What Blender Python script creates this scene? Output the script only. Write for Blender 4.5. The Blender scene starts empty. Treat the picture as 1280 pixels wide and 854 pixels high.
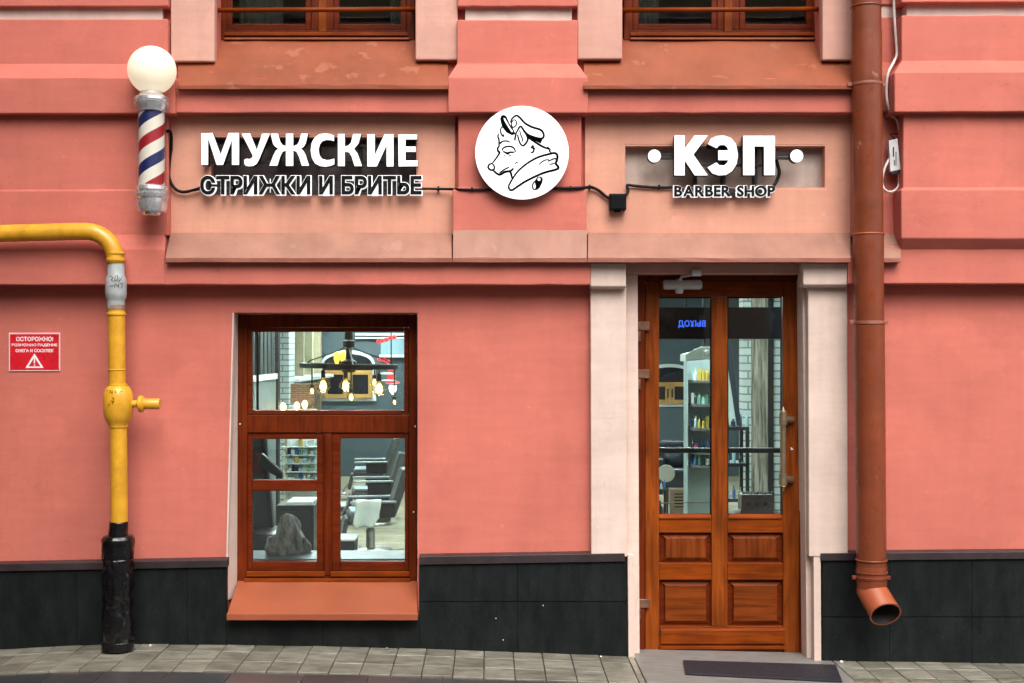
import bpy, math, random
from mathutils import Vector, Matrix, noise
random.seed(7)
R = math.radians
SC = bpy.context.scene
COL = SC.collection

# ---------------------------------------------------------------- camera
DIST, CAMZ, HX, HY, F = 8.0, 1.835, 610.0, 440.0, 1600.0
cam = bpy.data.cameras.new('camera')
cam.sensor_width = 36.0
cam.lens = 36.0 * F / 1280.0
cam.shift_x = (640 - HX) / 1280.0
cam.shift_y = (HY - 427) / 1280.0
cam.clip_start, cam.clip_end = 0.05, 400
camo = bpy.data.objects.new('camera', cam)
COL.objects.link(camo)
camo.location = (0, -DIST, CAMZ)
camo.rotation_euler = (R(90), 0, 0)
SC.camera = camo

# ---------------------------------------------------------------- sky, sun, exposure
world = bpy.data.worlds.new('World')
SC.world = world
world.use_nodes = True
wn, wl = world.node_tree.nodes, world.node_tree.links
wn.clear()
sky = wn.new('ShaderNodeTexSky')
sky.sky_type = 'NISHITA'
sky.sun_disc = False
sky.sun_elevation = R(52)
sky.sun_rotation = R(168)
sky.dust_density = 6.0
sky.air_density = 1.0
hs = wn.new('ShaderNodeHueSaturation')
hs.inputs['Saturation'].default_value = 0.25
bg = wn.new('ShaderNodeBackground')
bg.inputs['Strength'].default_value = 0.15
wo = wn.new('ShaderNodeOutputWorld')
wl.new(sky.outputs[0], hs.inputs['Color'])
wl.new(hs.outputs[0], bg.inputs[0])
wl.new(bg.outputs[0], wo.inputs[0])
sun = bpy.data.lights.new('sun', 'SUN')
sun.energy = 0.85
sun.angle = R(60)
sun.color = (1.0, 0.95, 0.88)
suno = bpy.data.objects.new('sun', sun)
COL.objects.link(suno)
suno.rotation_euler = Vector((-0.14, 0.62, -0.92)).to_track_quat('-Z', 'Y').to_euler()
SC.view_settings.view_transform = 'Standard'
SC.view_settings.look = 'None'
SC.view_settings.exposure = 1.06
SC.view_settings.gamma = 1.0
SC.view_settings.use_curve_mapping = False
SC.render.engine = 'CYCLES'
SC.cycles.use_denoising = True
SC.cycles.max_bounces = 8
SC.cycles.transparent_max_bounces = 16

# ---------------------------------------------------------------- pixel helpers (a point of the photograph at a real depth)
def X(px, y=0.0): return (px - HX) / F * (DIST + y)
def Z(py, y=0.0): return CAMZ + (HY - py) / F * (DIST + y)
def P(px, py, y=0.0): return Vector((X(px, y), y, Z(py, y)))
def S(px, y=0.0): return px / F * (DIST + y)

# ---------------------------------------------------------------- materials
MATS = {}
def srgb(r, g, b):
    f = lambda c: (c/255/12.92) if c/255 <= 0.04045 else ((c/255+0.055)/1.055)**2.4
    return (f(r), f(g), f(b))

def pmat(name, col, rough=0.6, var=0.12, scale=2.0, bump=0.0, bscale=80.0, metallic=0.0, stretch=(1,1,1),
         col2=None, spec=0.5, streak=0.0, rnd=0.0, speck=0.0, emit=0.0, coat=0.0, fine=0.0, bdist=0.004, wear=None, plaster=0.0):
    if name in MATS: return MATS[name]
    m = bpy.data.materials.new(name); m.use_nodes = True
    nt = m.node_tree; n, l = nt.nodes, nt.links
    b = n['Principled BSDF']
    b.inputs['Roughness'].default_value = rough
    b.inputs['Metallic'].default_value = metallic
    b.inputs['Specular IOR Level'].default_value = spec
    b.inputs['Coat Weight'].default_value = coat
    tc = n.new('ShaderNodeTexCoord'); mp = n.new('ShaderNodeMapping')
    mp.inputs['Scale'].default_value = stretch
    l.new(tc.outputs['Object'], mp.inputs['Vector'])
    def nz(sc, det=5.0, vec=mp.outputs[0]):
        t = n.new('ShaderNodeTexNoise'); t.inputs['Scale'].default_value = sc
        t.inputs['Detail'].default_value = det; t.inputs['Roughness'].default_value = 0.6
        l.new(vec, t.inputs['Vector']); return t.outputs['Fac']
    def rng(fac, a, bb, lo, hi):
        r = n.new('ShaderNodeMapRange'); r.inputs[1].default_value = a; r.inputs[2].default_value = bb
        r.inputs[3].default_value = lo; r.inputs[4].default_value = hi; l.new(fac, r.inputs[0]); return r.outputs[0]
    def mul(c, fac):
        mm = n.new('ShaderNodeMix'); mm.data_type = 'RGBA'; mm.blend_type = 'MULTIPLY'; mm.inputs[0].default_value = 1.0
        l.new(c, mm.inputs[6]); l.new(fac, mm.inputs[7]); return mm.outputs[2]
    base = n.new('ShaderNodeMix'); base.data_type = 'RGBA'
    c2 = col2 if col2 else tuple(c*(1-var*1.6) for c in col)
    base.inputs[6].default_value = (*col, 1); base.inputs[7].default_value = (*c2, 1)
    l.new(rng(nz(scale), 0.35, 0.7, 0, 1), base.inputs[0])
    c = base.outputs[2]
    if fine: c = mul(c, rng(nz(bscale, 3), 0.3, 0.7, 1-fine, 1+fine))
    if streak:
        ms = n.new('ShaderNodeMapping'); ms.inputs['Scale'].default_value = (9, 9, 0.7)
        l.new(tc.outputs['Object'], ms.inputs['Vector'])
        c = mul(c, rng(nz(1.6, 6, ms.outputs[0]), 0.42, 0.75, 1.0, 1-streak))
    if speck:
        c = mul(c, rng(nz(320, 2), 0.35, 0.65, 1-speck, 1+speck))
    if rnd:
        oi = n.new('ShaderNodeObjectInfo')
        c = mul(c, rng(oi.outputs['Random'], 0, 1, 1-rnd, 1+rnd))
    if plaster:
        k = plaster
        c = mul(c, rng(nz(0.75, 3), 0.50, 0.54, 1.0, 1-.055*k))
        c = mul(c, rng(nz(1.9, 4), 0.56, 0.60, 1.0, 1+.06*k))
        mt = n.new('ShaderNodeMapping'); mt.inputs['Scale'].default_value = (1.2, 1.2, 9); mt.inputs['Location'].default_value = (3, 5, 7)
        l.new(tc.outputs['Object'], mt.inputs['Vector'])
        c = mul(c, rng(nz(2.2, 5, mt.outputs[0]), 0.3, 0.7, 1-.045*k, 1+.045*k))
        c = mul(c, rng(nz(26, 3), 0.66, 0.72, 1.0, 1-.10*k))
        c = mul(c, rng(nz(17, 3), 0.69, 0.72, 1.0, 1+.13*k))
        vo = n.new('ShaderNodeTexVoronoi'); vo.feature = 'DISTANCE_TO_EDGE'; vo.inputs['Scale'].default_value = 1.1
        ad = n.new('ShaderNodeMixRGB'); ad.blend_type = 'ADD'; ad.inputs[0].default_value = .35
        nt2 = n.new('ShaderNodeTexNoise'); nt2.inputs['Scale'].default_value = 5; nt2.inputs['Detail'].default_value = 5
        l.new(tc.outputs['Object'], nt2.inputs['Vector']); l.new(tc.outputs['Object'], ad.inputs[1]); l.new(nt2.outputs['Color'], ad.inputs[2])
        l.new(ad.outputs[0], vo.inputs['Vector'])
        cm = n.new('ShaderNodeMath'); cm.operation = 'MAXIMUM'
        l.new(rng(vo.outputs['Distance'], 0.0012, 0.004, 1-.09*k, 1.0), cm.inputs[0])
        l.new(rng(nz(0.9, 2), 0.58, 0.68, 1.0, 0.0), cm.inputs[1])
        c = mul(c, cm.outputs[0])
    if wear:
        wm = n.new('ShaderNodeMix'); wm.data_type = 'RGBA'; wm.inputs[7].default_value = (*wear[0], 1)
        l.new(rng(nz(wear[1], 4), wear[2], wear[2]+.04, 0, wear[3]), wm.inputs[0]); l.new(c, wm.inputs[6]); c = wm.outputs[2]
    l.new(c, b.inputs['Base Color'])
    l.new(rng(nz(scale*3), 0.3, 0.7, max(0.02, rough-0.08), min(1, rough+0.08)), b.inputs['Roughness'])
    if bump:
        bp = n.new('ShaderNodeBump'); bp.inputs['Strength'].default_value = bump; bp.inputs['Distance'].default_value = bdist
        l.new(nz(bscale, 6), bp.inputs['Height']); l.new(bp.outputs[0], b.inputs['Normal'])
    if emit:
        b.inputs['Emission Strength'].default_value = emit
        b.inputs['Emission Color'].default_value = (*col, 1)
    MATS[name] = m
    return m

def emat(name, col, strength, base=None):
    if name in MATS: return MATS[name]
    m = bpy.data.materials.new(name); m.use_nodes = True
    n, l = m.node_tree.nodes, m.node_tree.links
    b = n['Principled BSDF']
    b.inputs['Base Color'].default_value = (*(base or col), 1)
    b.inputs['Roughness'].default_value = 0.35
    t = n.new('ShaderNodeTexNoise'); t.inputs['Scale'].default_value = 3.0
    r = n.new('ShaderNodeMapRange'); r.inputs[3].default_value = strength*0.94; r.inputs[4].default_value = strength*1.06
    l.new(t.outputs['Fac'], r.inputs[0]); l.new(r.outputs[0], b.inputs['Emission Strength'])
    b.inputs['Emission Color'].default_value = (*col, 1)
    MATS[name] = m
    return m

def glass(name, tint=(1,1,1), ior=1.5, wob=0.02, amount=1.0):
    if name in MATS: return MATS[name]
    m = bpy.data.materials.new(name); m.use_nodes = True
    n, l = m.node_tree.nodes, m.node_tree.links
    n.clear()
    o = n.new('ShaderNodeOutputMaterial'); mx = n.new('ShaderNodeMixShader')
    tr = n.new('ShaderNodeBsdfTransparent'); tr.inputs[0].default_value = (*tint, 1)
    gl = n.new('ShaderNodeBsdfGlossy'); gl.inputs['Roughness'].default_value = 0.02
    fr = n.new('ShaderNodeFresnel'); fr.inputs[0].default_value = ior
    t = n.new('ShaderNodeTexNoise'); t.inputs['Scale'].default_value = 2.5
    tc = n.new('ShaderNodeTexCoord'); l.new(tc.outputs['Object'], t.inputs['Vector'])
    bp = n.new('ShaderNodeBump'); bp.inputs['Strength'].default_value = wob; bp.inputs['Distance'].default_value = 0.05
    l.new(t.outputs['Fac'], bp.inputs['Height']); l.new(bp.outputs[0], gl.inputs['Normal'])
    fm = n.new('ShaderNodeMath'); fm.operation = 'MULTIPLY'; fm.inputs[1].default_value = amount
    l.new(fr.outputs[0], fm.inputs[0]); l.new(fm.outputs[0], mx.inputs[0]); l.new(tr.outputs[0], mx.inputs[1]); l.new(gl.outputs[0], mx.inputs[2])
    l.new(mx.outputs[0], o.inputs[0])
    MATS[name] = m
    return m

def wood(name, a, bcol, axis='z', rough=0.45, sc=1.0):
    if name in MATS: return MATS[name]
    m = bpy.data.materials.new(name); m.use_nodes = True
    n, l = m.node_tree.nodes, m.node_tree.links
    b = n['Principled BSDF']; b.inputs['Roughness'].default_value = rough
    b.inputs['Specular IOR Level'].default_value = 0.1
    tc = n.new('ShaderNodeTexCoord'); mp = n.new('ShaderNodeMapping')
    mp.inputs['Scale'].default_value = {'z': (22*sc, 22*sc, 1.6*sc), 'x': (1.6*sc, 22*sc, 22*sc)}[axis]
    l.new(tc.outputs['Object'], mp.inputs['Vector'])
    t = n.new('ShaderNodeTexNoise'); t.inputs['Scale'].default_value = 2.0; t.inputs['Detail'].default_value = 8
    t.inputs['Distortion'].default_value = 0.6
    l.new(mp.outputs[0], t.inputs['Vector'])
    cr = n.new('ShaderNodeValToRGB')
    cr.color_ramp.elements[0].position = 0.36; cr.color_ramp.elements[0].color = (*bcol, 1)
    cr.color_ramp.elements[1].position = 0.62; cr.color_ramp.elements[1].color = (*a, 1)
    l.new(t.outputs['Fac'], cr.inputs[0])
    t2 = n.new('ShaderNodeTexNoise'); t2.inputs['Scale'].default_value = 3.5; t2.inputs['Detail'].default_value = 4
    l.new(tc.outputs['Object'], t2.inputs['Vector'])
    r = n.new('ShaderNodeMapRange'); r.inputs[1].default_value = 0.3; r.inputs[2].default_value = 0.7
    r.inputs[3].default_value = 0.72; r.inputs[4].default_value = 1.2; l.new(t2.outputs['Fac'], r.inputs[0])
    mm = n.new('ShaderNodeMix'); mm.data_type = 'RGBA'; mm.blend_type = 'MULTIPLY'; mm.inputs[0].default_value = 1
    l.new(cr.outputs[0], mm.inputs[6]); l.new(r.outputs[0], mm.inputs[7]); l.new(mm.outputs[2], b.inputs['Base Color'])
    bp = n.new('ShaderNodeBump'); bp.inputs['Strength'].default_value = 0.18; bp.inputs['Distance'].default_value = 0.002
    l.new(t.outputs['Fac'], bp.inputs['Height']); l.new(bp.outputs[0], b.inputs['Normal'])
    MATS[name] = m
    return m

def brickmat(name, c1, c2, mortar, sx=0.24, sy=0.075, rot=True):
    if name in MATS: return MATS[name]
    m = bpy.data.materials.new(name); m.use_nodes = True
    n, l = m.node_tree.nodes, m.node_tree.links
    b = n['Principled BSDF']; b.inputs['Roughness'].default_value = 0.75
    tc = n.new('ShaderNodeTexCoord'); mp = n.new('ShaderNodeMapping')
    if rot: mp.inputs['Rotation'].default_value = (R(90), 0, 0)
    l.new(tc.outputs['Object'], mp.inputs['Vector'])
    t = n.new('ShaderNodeTexBrick'); t.inputs['Scale'].default_value = 1.0
    t.inputs['Brick Width'].default_value = sx; t.inputs['Row Height'].default_value = sy
    t.inputs['Mortar Size'].default_value = 0.008
    t.inputs['Color1'].default_value = (*c1, 1); t.inputs['Color2'].default_value = (*c2, 1); t.inputs['Mortar'].default_value = (*mortar, 1)
    l.new(mp.outputs[0], t.inputs['Vector']); l.new(t.outputs['Color'], b.inputs['Base Color'])
    bp = n.new('ShaderNodeBump'); bp.inputs['Strength'].default_value = 0.6; bp.inputs['Distance'].default_value = 0.01; bp.invert = True
    l.new(t.outputs['Fac'], bp.inputs['Height']); l.new(bp.outputs[0], b.inputs['Normal'])
    MATS[name] = m
    return m

SALMON = pmat('salmon_plaster', (0.555, 0.154, 0.115), 0.8, 0.12, 1.1, 0.16, 28, streak=0.05, fine=0.018, spec=0.25, plaster=1.0)
PEACH = pmat('peach_plaster', (0.63, 0.30, 0.21), 0.8, 0.10, 1.4, 0.14, 30, streak=0.08, fine=0.018, spec=0.25, plaster=1.0)
PALE = pmat('pale_pink_plaster', (0.57, 0.315, 0.25), 0.8, 0.09, 1.6, 0.14, 28, streak=0.08, fine=0.018, spec=0.25, plaster=1.0)
CREAM = pmat('cream_plaster', (0.67, 0.52, 0.445), 0.8, 0.10, 2.0, 0.16, 30, streak=0.10, fine=0.018, spec=0.25, plaster=1.0)
STRIP = pmat('whitewashed_strip', (0.66, 0.52, 0.46), 0.8, 0.14, 3, 0.3, 50, streak=0.12)
FLASH = pmat('painted_flashing', (0.335, 0.165, 0.118), 0.55, spec=0.2, var=0.16, scale=3.5, bump=0.25, bscale=14, streak=0.14, fine=0.08, wear=((0.42, 0.25, 0.20), 5, .62, .22)) if True else pmat('x', (0,0,0), 0.42, 0.16, 3.5, 0.25, 14, streak=0.14, fine=0.08)
FLASH2 = pmat('flashing_lip', (0.30, 0.10, 0.065), 0.42, 0.2, 5, 0.2, 20, streak=0.1)
SILLM = pmat('terracotta_sill_metal', (0.26, 0.066, 0.028), 0.5, 0.18, 3.0, 0.3, 12, streak=0.12, fine=0.08, spec=0.3, wear=((0.33, 0.12, 0.07), 6, .6, .5))
SILLO = pmat('orange_sill_metal', (0.30, 0.078, 0.034), 0.45, 0.16, 3.0, 0.25, 12, fine=0.08, spec=0.3)
NICHE = pmat('taupe_niche_plaster', (0.46, 0.36, 0.31), 0.8, 0.25, 4, 0.4, 30, streak=0.2)
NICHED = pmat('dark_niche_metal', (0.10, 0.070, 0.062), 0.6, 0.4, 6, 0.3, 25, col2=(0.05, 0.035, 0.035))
GRANITE = pmat('black_granite', (0.0065, 0.0085, 0.0085), 0.5, 0.3, 5, 0.2, 60, stretch=(2.5, 2.5, 0.9), col2=(0.013, 0.0155, 0.015), speck=0.6, rnd=0.10, spec=0.10, fine=0.25, wear=((0.035, 0.037, 0.035), 22, .68, .5))
CAPM = pmat('plinth_cap', (0.036, 0.024, 0.026), 0.4, 0.3, 6, 0.15, 30)
WOODV = wood('door_wood_upright', (0.22, 0.048, 0.006), (0.125, 0.025, 0.003), 'z')
WOODH = wood('door_wood_level', (0.215, 0.040, 0.003), (0.135, 0.024, 0.002), 'x')
PANELW = wood('panel_wood', (0.19, 0.040, 0.006), (0.105, 0.020, 0.003), 'x', sc=0.8)
PANELV = wood('panel_wood_upright', (0.17, 0.036, 0.006), (0.100, 0.019, 0.003), 'z', sc=0.9)
FRAMEV = wood('frame_wood_upright', (0.125, 0.019, 0.003), (0.080, 0.011, 0.002), 'z')
FRAMEH = wood('frame_wood_level', (0.125, 0.018, 0.003), (0.080, 0.010, 0.002), 'x')
GLASS = glass('window_glass', (0.93, 0.97, 0.96), 1.65, 0.05)
DARKM = pmat('black_metal', (0.018, 0.017, 0.017), 0.4, 0.2, 8, 0.05, 60, metallic=0.3)
BLACKP = pmat('black_plastic', (0.004, 0.004, 0.0045), 0.4, 0.2, 8, spec=0.15)
CHROME = pmat('chrome', (0.74, 0.74, 0.76), 0.24, 0.08, 8, metallic=0.8)
STEEL = pmat('brushed_steel', (0.55, 0.53, 0.50), 0.32, 0.15, 12, metallic=0.9)
HINGEM = pmat('aged_hinge_metal', (0.26, 0.13, 0.085), 0.4, 0.3, 20, metallic=0.5)
HANDLEM = pmat('bronze_handle', (0.36, 0.27, 0.17), 0.35, 0.25, 18, metallic=0.7)
GREYPL = pmat('grey_plastic', (0.50, 0.50, 0.50), 0.45, 0.1, 8)
WHITEE = emat('lit_white_acrylic', (1.0, 0.99, 0.985), 0.35, (0.70, 0.70, 0.71))
YELLOW = pmat('yellow_gas_paint', (0.70, 0.345, 0.022), 0.34, 0.16, 9, 0.18, 26, streak=0.16, fine=0.06, wear=((0.36, 0.15, 0.02), 16, .66, .45))
GASGREY = pmat('grey_coupling_paint', (0.36, 0.38, 0.38), 0.5, 0.2, 14, 0.2, 40)
RUST = pmat('rust', (0.20, 0.07, 0.02), 0.8, 0.4, 30, 0.4, 60, col2=(0.30, 0.24, 0.20))
WRAP = pmat('black_wrap', (0.0045, 0.0045, 0.005), 0.22, 0.3, 8, 0.25, 9, bdist=0.01, spec=0.45)
BROWNP = pmat('brown_pipe_paint', (0.195, 0.044, 0.017), 0.33, 0.16, 4, 0.1, 20, streak=0.14, fine=0.06, spec=0.4, wear=((0.36, 0.18, 0.13), 7, .66, .55))
BROWNO = pmat('orange_spout_paint', (0.34, 0.080, 0.030), 0.36, 0.14, 4, 0.1, 20)
REDS = pmat('red_sign_plastic', (0.60, 0.012, 0.022), 0.3, 0.08, 4)
WHITEP = pmat('white_print', (0.82, 0.80, 0.80), 0.5, 0.05, 5)
PINKP = pmat('pale_pink_print', (0.80, 0.55, 0.55), 0.5, 0.05, 5)
INK = pmat('black_ink', (0.002, 0.002, 0.0025), 0.8, 0.05, 5, spec=0.0)
CABLE = pmat('white_cable', (0.62, 0.55, 0.53), 0.5, 0.15, 10)
TILE = pmat('concrete_paving', (0.22, 0.212, 0.170), 0.36, 0.28, 7, 0.5, 70, stretch=(1, 2.2, 1), speck=0.35, rnd=0.22, col2=(0.10, 0.09, 0.068))
TILED = pmat('wet_dark_paving', (0.045, 0.047, 0.050), 0.16, 0.25, 4, 0.3, 60, speck=0.3, rnd=0.25, col2=(0.065, 0.050, 0.047))
MORTAR = pmat('sand_joint', (0.035, 0.032, 0.027), 0.9, 0.3, 12, 0.5, 120)
ASPH = pmat('asphalt', (0.045, 0.045, 0.047), 0.6, 0.25, 3, 0.5, 150, speck=0.3)
STEPM = pmat('worn_step_stone', (0.19, 0.185, 0.17), 0.45, 0.3, 6, 0.4, 50, col2=(0.14, 0.13, 0.12), stretch=(1, 3, 3))
MATM = pmat('rubber_mat', (0.022, 0.020, 0.026), 0.6, 0.2, 20, 0.4, 200, spec=0.25)
LITTER = pmat('paper_litter', (0.75, 0.72, 0.68), 0.8, 0.1, 30)

# ---------------------------------------------------------------- object helpers
def finish(o, parent=None, mat=None, bevel=0.0, smooth=False, seg=2):
    if parent is not None: o.parent = parent
    if mat is not None and not o.data.materials: o.data.materials.append(mat)
    if bevel:
        md = o.modifiers.new('bevel', 'BEVEL'); md.width = bevel; md.segments = seg; md.limit_method = 'ANGLE'; md.angle_limit = R(35)
    if smooth:
        for p in o.data.polygons: p.use_smooth = True
    return o

class MB:
    def __init__(s): s.v, s.f = [], []
    def quadbox(s, c):
        b = len(s.v); s.v += [tuple(p) for p in c]
        s.f += [tuple(b+i for i in q) for q in ((0,3,2,1),(4,5,6,7),(0,1,5,4),(1,2,6,5),(2,3,7,6),(3,0,4,7))]
        return s
    def box(s, x0, x1, y0, y1, z0, z1):
        return s.quadbox([(x0,y0,z0),(x1,y0,z0),(x1,y1,z0),(x0,y1,z0),(x0,y0,z1),(x1,y0,z1),(x1,y1,z1),(x0,y1,z1)])
    def pbox(s, px0, py0, px1, py1, y, depth):            # front rectangle measured in the photo at depth y
        return s.box(X(px0,y), X(px1,y), y, y+depth, Z(py1,y), Z(py0,y))
    def tube(s, pts, r, n=10, cap=True, rs=None):
        pts = [Vector(p) for p in pts]; b = len(s.v); k = len(pts)
        up = None
        for i, p in enumerate(pts):
            t = (pts[min(i+1,k-1)] - pts[max(i-1,0)]).normalized()
            if up is None:
                up = t.cross(Vector((0,0,1)))
                if up.length < 1e-3: up = t.cross(Vector((0,1,0)))
                up.normalize()
            else:
                up = (up - t*up.dot(t)).normalized()
            w = t.cross(up); rr = rs[i] if rs else r
            for j in range(n):
                a = 2*math.pi*j/n
                s.v.append(tuple(p + up*math.cos(a)*rr + w*math.sin(a)*rr))
        for i in range(k-1):
            for j in range(n):
                s.f.append((b+i*n+j, b+i*n+(j+1)%n, b+(i+1)*n+(j+1)%n, b+(i+1)*n+j))
        if cap:
            s.f.append(tuple(b+j for j in reversed(range(n)))); s.f.append(tuple(b+(k-1)*n+j for j in range(n)))
        return s
    def lathe(s, prof, c=(0,0,0), n=24, axis='z'):         # prof: (radius, height)
        b = len(s.v); cx, cy, cz = c; k = len(prof)
        for r, h in prof:
            for j in range(n):
                a = 2*math.pi*j/n
                if axis == 'z': s.v.append((cx+r*math.cos(a), cy+r*math.sin(a), cz+h))
                elif axis == 'y': s.v.append((cx+r*math.cos(a), cy+h, cz+r*math.sin(a)))
                else: s.v.append((cx+h, cy+r*math.cos(a), cz+r*math.sin(a)))
        for i in range(k-1):
            for j in range(n):
                s.f.append((b+i*n+j, b+i*n+(j+1)%n, b+(i+1)*n+(j+1)%n, b+(i+1)*n+j))
        s.f.append(tuple(b+j for j in reversed(range(n)))); s.f.append(tuple(b+(k-1)*n+j for j in range(n)))
        return s
    def loft(s, rows, yback, seg=1, jit=0.0):               # rows: (py, y, pxl, pxr) top to bottom
        k = len(rows); b = len(s.v); n = seg+1
        for (py, y, a, c) in rows:
            x0, x1, z = X(a,y), X(c,y), Z(py,y)
            for i in range(n):
                t = i/seg; e = jit if jit else 0
                s.v.append((x0+(x1-x0)*t + (random.uniform(-e,e) if i in (0,seg) else 0), y+random.uniform(-e,e), z+random.uniform(-e,e)))
        for (py, y, a, c) in rows:
            s.v.append((X(a,y), yback, Z(py,y))); s.v.append((X(c,y), yback, Z(py,y)))
        q = b + k*n
        for i in range(k-1):
            for j in range(seg):
                s.f.append((b+i*n+j, b+(i+1)*n+j, b+(i+1)*n+j+1, b+i*n+j+1))
            s.f.append((b+i*n, q+i*2, q+(i+1)*2, b+(i+1)*n))
            s.f.append((b+i*n+seg, b+(i+1)*n+seg, q+(i+1)*2+1, q+i*2+1))
        s.f.append(tuple(b+j for j in range(n)) + (q+1, q))
        e = b+(k-1)*n
        s.f.append((q+(k-1)*2, q+(k-1)*2+1) + tuple(e+j for j in reversed(range(n))))
        return s
    def poly(s, pts, y0, y1):                               # polygon in xz extruded along y (y0 front)
        b = len(s.v); n = len(pts)
        s.v += [(x, y0, z) for x, z in pts] + [(x, y1, z) for x, z in pts]
        s.f.append(tuple(range(b, b+n))); s.f.append(tuple(reversed(range(b+n, b+2*n))))
        for i in range(n):
            j = (i+1) % n; s.f.append((b+i, b+n+i, b+n+j, b+j))
        return s
    def build(s, name, mat=None, parent=None, bevel=0.0, smooth=False, seg=2):
        me = bpy.data.meshes.new(name); me.from_pydata([tuple(v) for v in s.v], [], s.f); me.update()
        import bmesh
        bm = bmesh.new(); bm.from_mesh(me); bmesh.ops.recalc_face_normals(bm, faces=bm.faces)
        if any(len(f.verts) > 4 for f in bm.faces):
            bmesh.ops.triangulate(bm, faces=[f for f in bm.faces if len(f.verts) > 4 and abs(f.normal.y) > 0.9])
        bm.to_mesh(me); bm.free()
        o = bpy.data.objects.new(name, me); COL.objects.link(o)
        return finish(o, parent, mat, bevel, smooth, seg)

def smooth_by_angle(o, deg=40):
    for p in o.data.polygons: p.use_smooth = True
    try:
        o.data.set_sharp_from_angle(angle=R(deg))
    except Exception: pass
    return o

def tag(o, label=None, cat=None, group=None, kind=None):
    if label: o['label'] = label
    if cat: o['category'] = cat
    if group: o['group'] = group
    if kind: o['kind'] = kind
    return o

class Thing:                                                # an Empty at the base of the thing; children keep world coordinates
    def __init__(s, name, label, cat, loc=(0,0,0), group=None):
        s.e = bpy.data.objects.new(name, None); COL.objects.link(s.e)
        s.e.empty_display_size = 0.1
        s.e.location = loc; s.loc = Vector(loc)
        tag(s.e, label, cat, group)
    def add(s, o, parent=None):
        if parent is None:
            o.parent = s.e; o.matrix_parent_inverse = Matrix.Translation(-s.loc)
        else: o.parent = parent
        return o
    def mb(s, b, name, mat, bevel=0.0, smooth=False, parent=None, angle=None, seg=2):
        o = b.build(name, mat, None, bevel, smooth, seg)
        if angle: smooth_by_angle(o, angle)
        return s.add(o, parent)

def copy_tree(o, parent=None):
    c = o.copy(); COL.objects.link(c); c.parent = parent
    if parent is not None: c.matrix_parent_inverse = o.matrix_parent_inverse.copy()
    for ch in [q for q in o.children]:
        copy_tree(ch, c)
    return c

def text_mesh(body, offset=0.0, extrude=0.0):
    cu = bpy.data.curves.new('lettering', 'FONT'); cu.body = body; cu.size = 1.0
    cu.offset = offset; cu.extrude = extrude; cu.resolution_u = 4
    ob = bpy.data.objects.new('lettering', cu); COL.objects.link(ob)
    bpy.context.view_layer.update()
    dg = bpy.context.evaluated_depsgraph_get()
    me = bpy.data.meshes.new_from_object(ob.evaluated_get(dg))
    adv = [v.co.x for v in me.vertices]
    bpy.data.objects.remove(ob); bpy.data.curves.remove(cu)
    return me

def fit_mesh(me, x0, x1, z0, z1, y, name, mat, mirror=False, ydepth=None):
    """flat lettering mesh (xy) fitted into an upright rectangle on the plane y"""
    xs = [v.co.x for v in me.vertices]; ys = [v.co.y for v in me.vertices]; zs = [v.co.z for v in me.vertices]
    ax, bx, ay, by = min(xs), max(xs), min(ys), max(ys); az, bz = min(zs), max(zs)
    for v in me.vertices:
        u = (v.co.x-ax)/(bx-ax); w = (v.co.y-ay)/(by-ay); d = (v.co.z-az)/(bz-az) if bz > az else 0
        if mirror: u = 1-u
        v.co = (x0+(x1-x0)*u, y + (-(d)*ydepth if ydepth else 0), z0+(z1-z0)*w)
    me.name = name; me.materials.clear(); me.materials.append(mat)
    o = bpy.data.objects.new(name, me); COL.objects.link(o)
    return o

def ribbon(mb, pts, w, y, closed=False):
    """flat ink line of width w through xz points, with rounded-looking joins, at the plane y"""
    pts = [Vector(p) for p in pts]
    out = []
    n = len(pts)
    for i in range(n-1):                                      # Catmull-Rom
        p0, p1, p2, p3 = pts[max(i-1,0)], pts[i], pts[i+1], pts[min(i+2,n-1)]
        for k in range(5):
            t = k/5
            out.append(0.5*((2*p1)+(p2-p0)*t+(2*p0-5*p1+4*p2-p3)*t*t+(3*p1-p0-3*p2+p3)*t*t*t))
    out.append(pts[-1])
    b = len(mb.v); m = len(out)
    for i, p in enumerate(out):
        t = (out[min(i+1,m-1)] - out[max(i-1,0)])
        if t.length < 1e-9: t = Vector((1,0))
        t.normalize(); nrm = Vector((-t.y, t.x))
        ww = w * (0.7 + 0.3*math.sin(math.pi*min(1, max(0, (i+0.6)/(m)))))
        a, c = p+nrm*ww/2, p-nrm*ww/2
        mb.v += [(a.x, y, a.y), (c.x, y, c.y)]
    for i in range(m-1):
        mb.f.append((b+i*2, b+i*2+1, b+i*2+3, b+i*2+2))

# ================================================================ THE STREET
GP = [(-600, 815), (0, 812), (70, 808), (140, 805), (280, 806), (400, 808), (525, 811), (660, 816), (785, 820.5), (1027, 826), (1280, 829.5), (1800, 833)]
def ground_z(x):
    px = HX + x/(DIST-.05)*F
    if px <= GP[0][0]: return Z(GP[0][1], -.05)
    for (a, pa), (b, pb) in zip(GP, GP[1:]):
        if px <= b: return Z(pa+(pb-pa)*(px-a)/(b-a), -.05)
    return Z(GP[-1][1], -.05)

def strip_mesh(name, x0, x1, y0, y1, dz, mat, step=0.2, ny=1):
    m = MB(); nx = int((x1-x0)/step)
    for j in range(ny+1):
        for i in range(nx+1):
            x = x0+(x1-x0)*i/nx; m.v.append((x, y0+(y1-y0)*j/ny, ground_z(x)+dz))
    for j in range(ny):
        for i in range(nx):
            a = j*(nx+1)+i; m.f.append((a, a+1, a+nx+2, a+nx+1))
    o = m.build(name, mat)
    return o

road = strip_mesh('road', -60, 60, -40, 0.3, -0.030, ASPH, 1.0, 6)
tag(road, kind='structure')
pavement = strip_mesh('pavement', -7, 7, -2.2, 0.1, -0.012, MORTAR, 0.1, 4)
tag(pavement, kind='structure')

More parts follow.
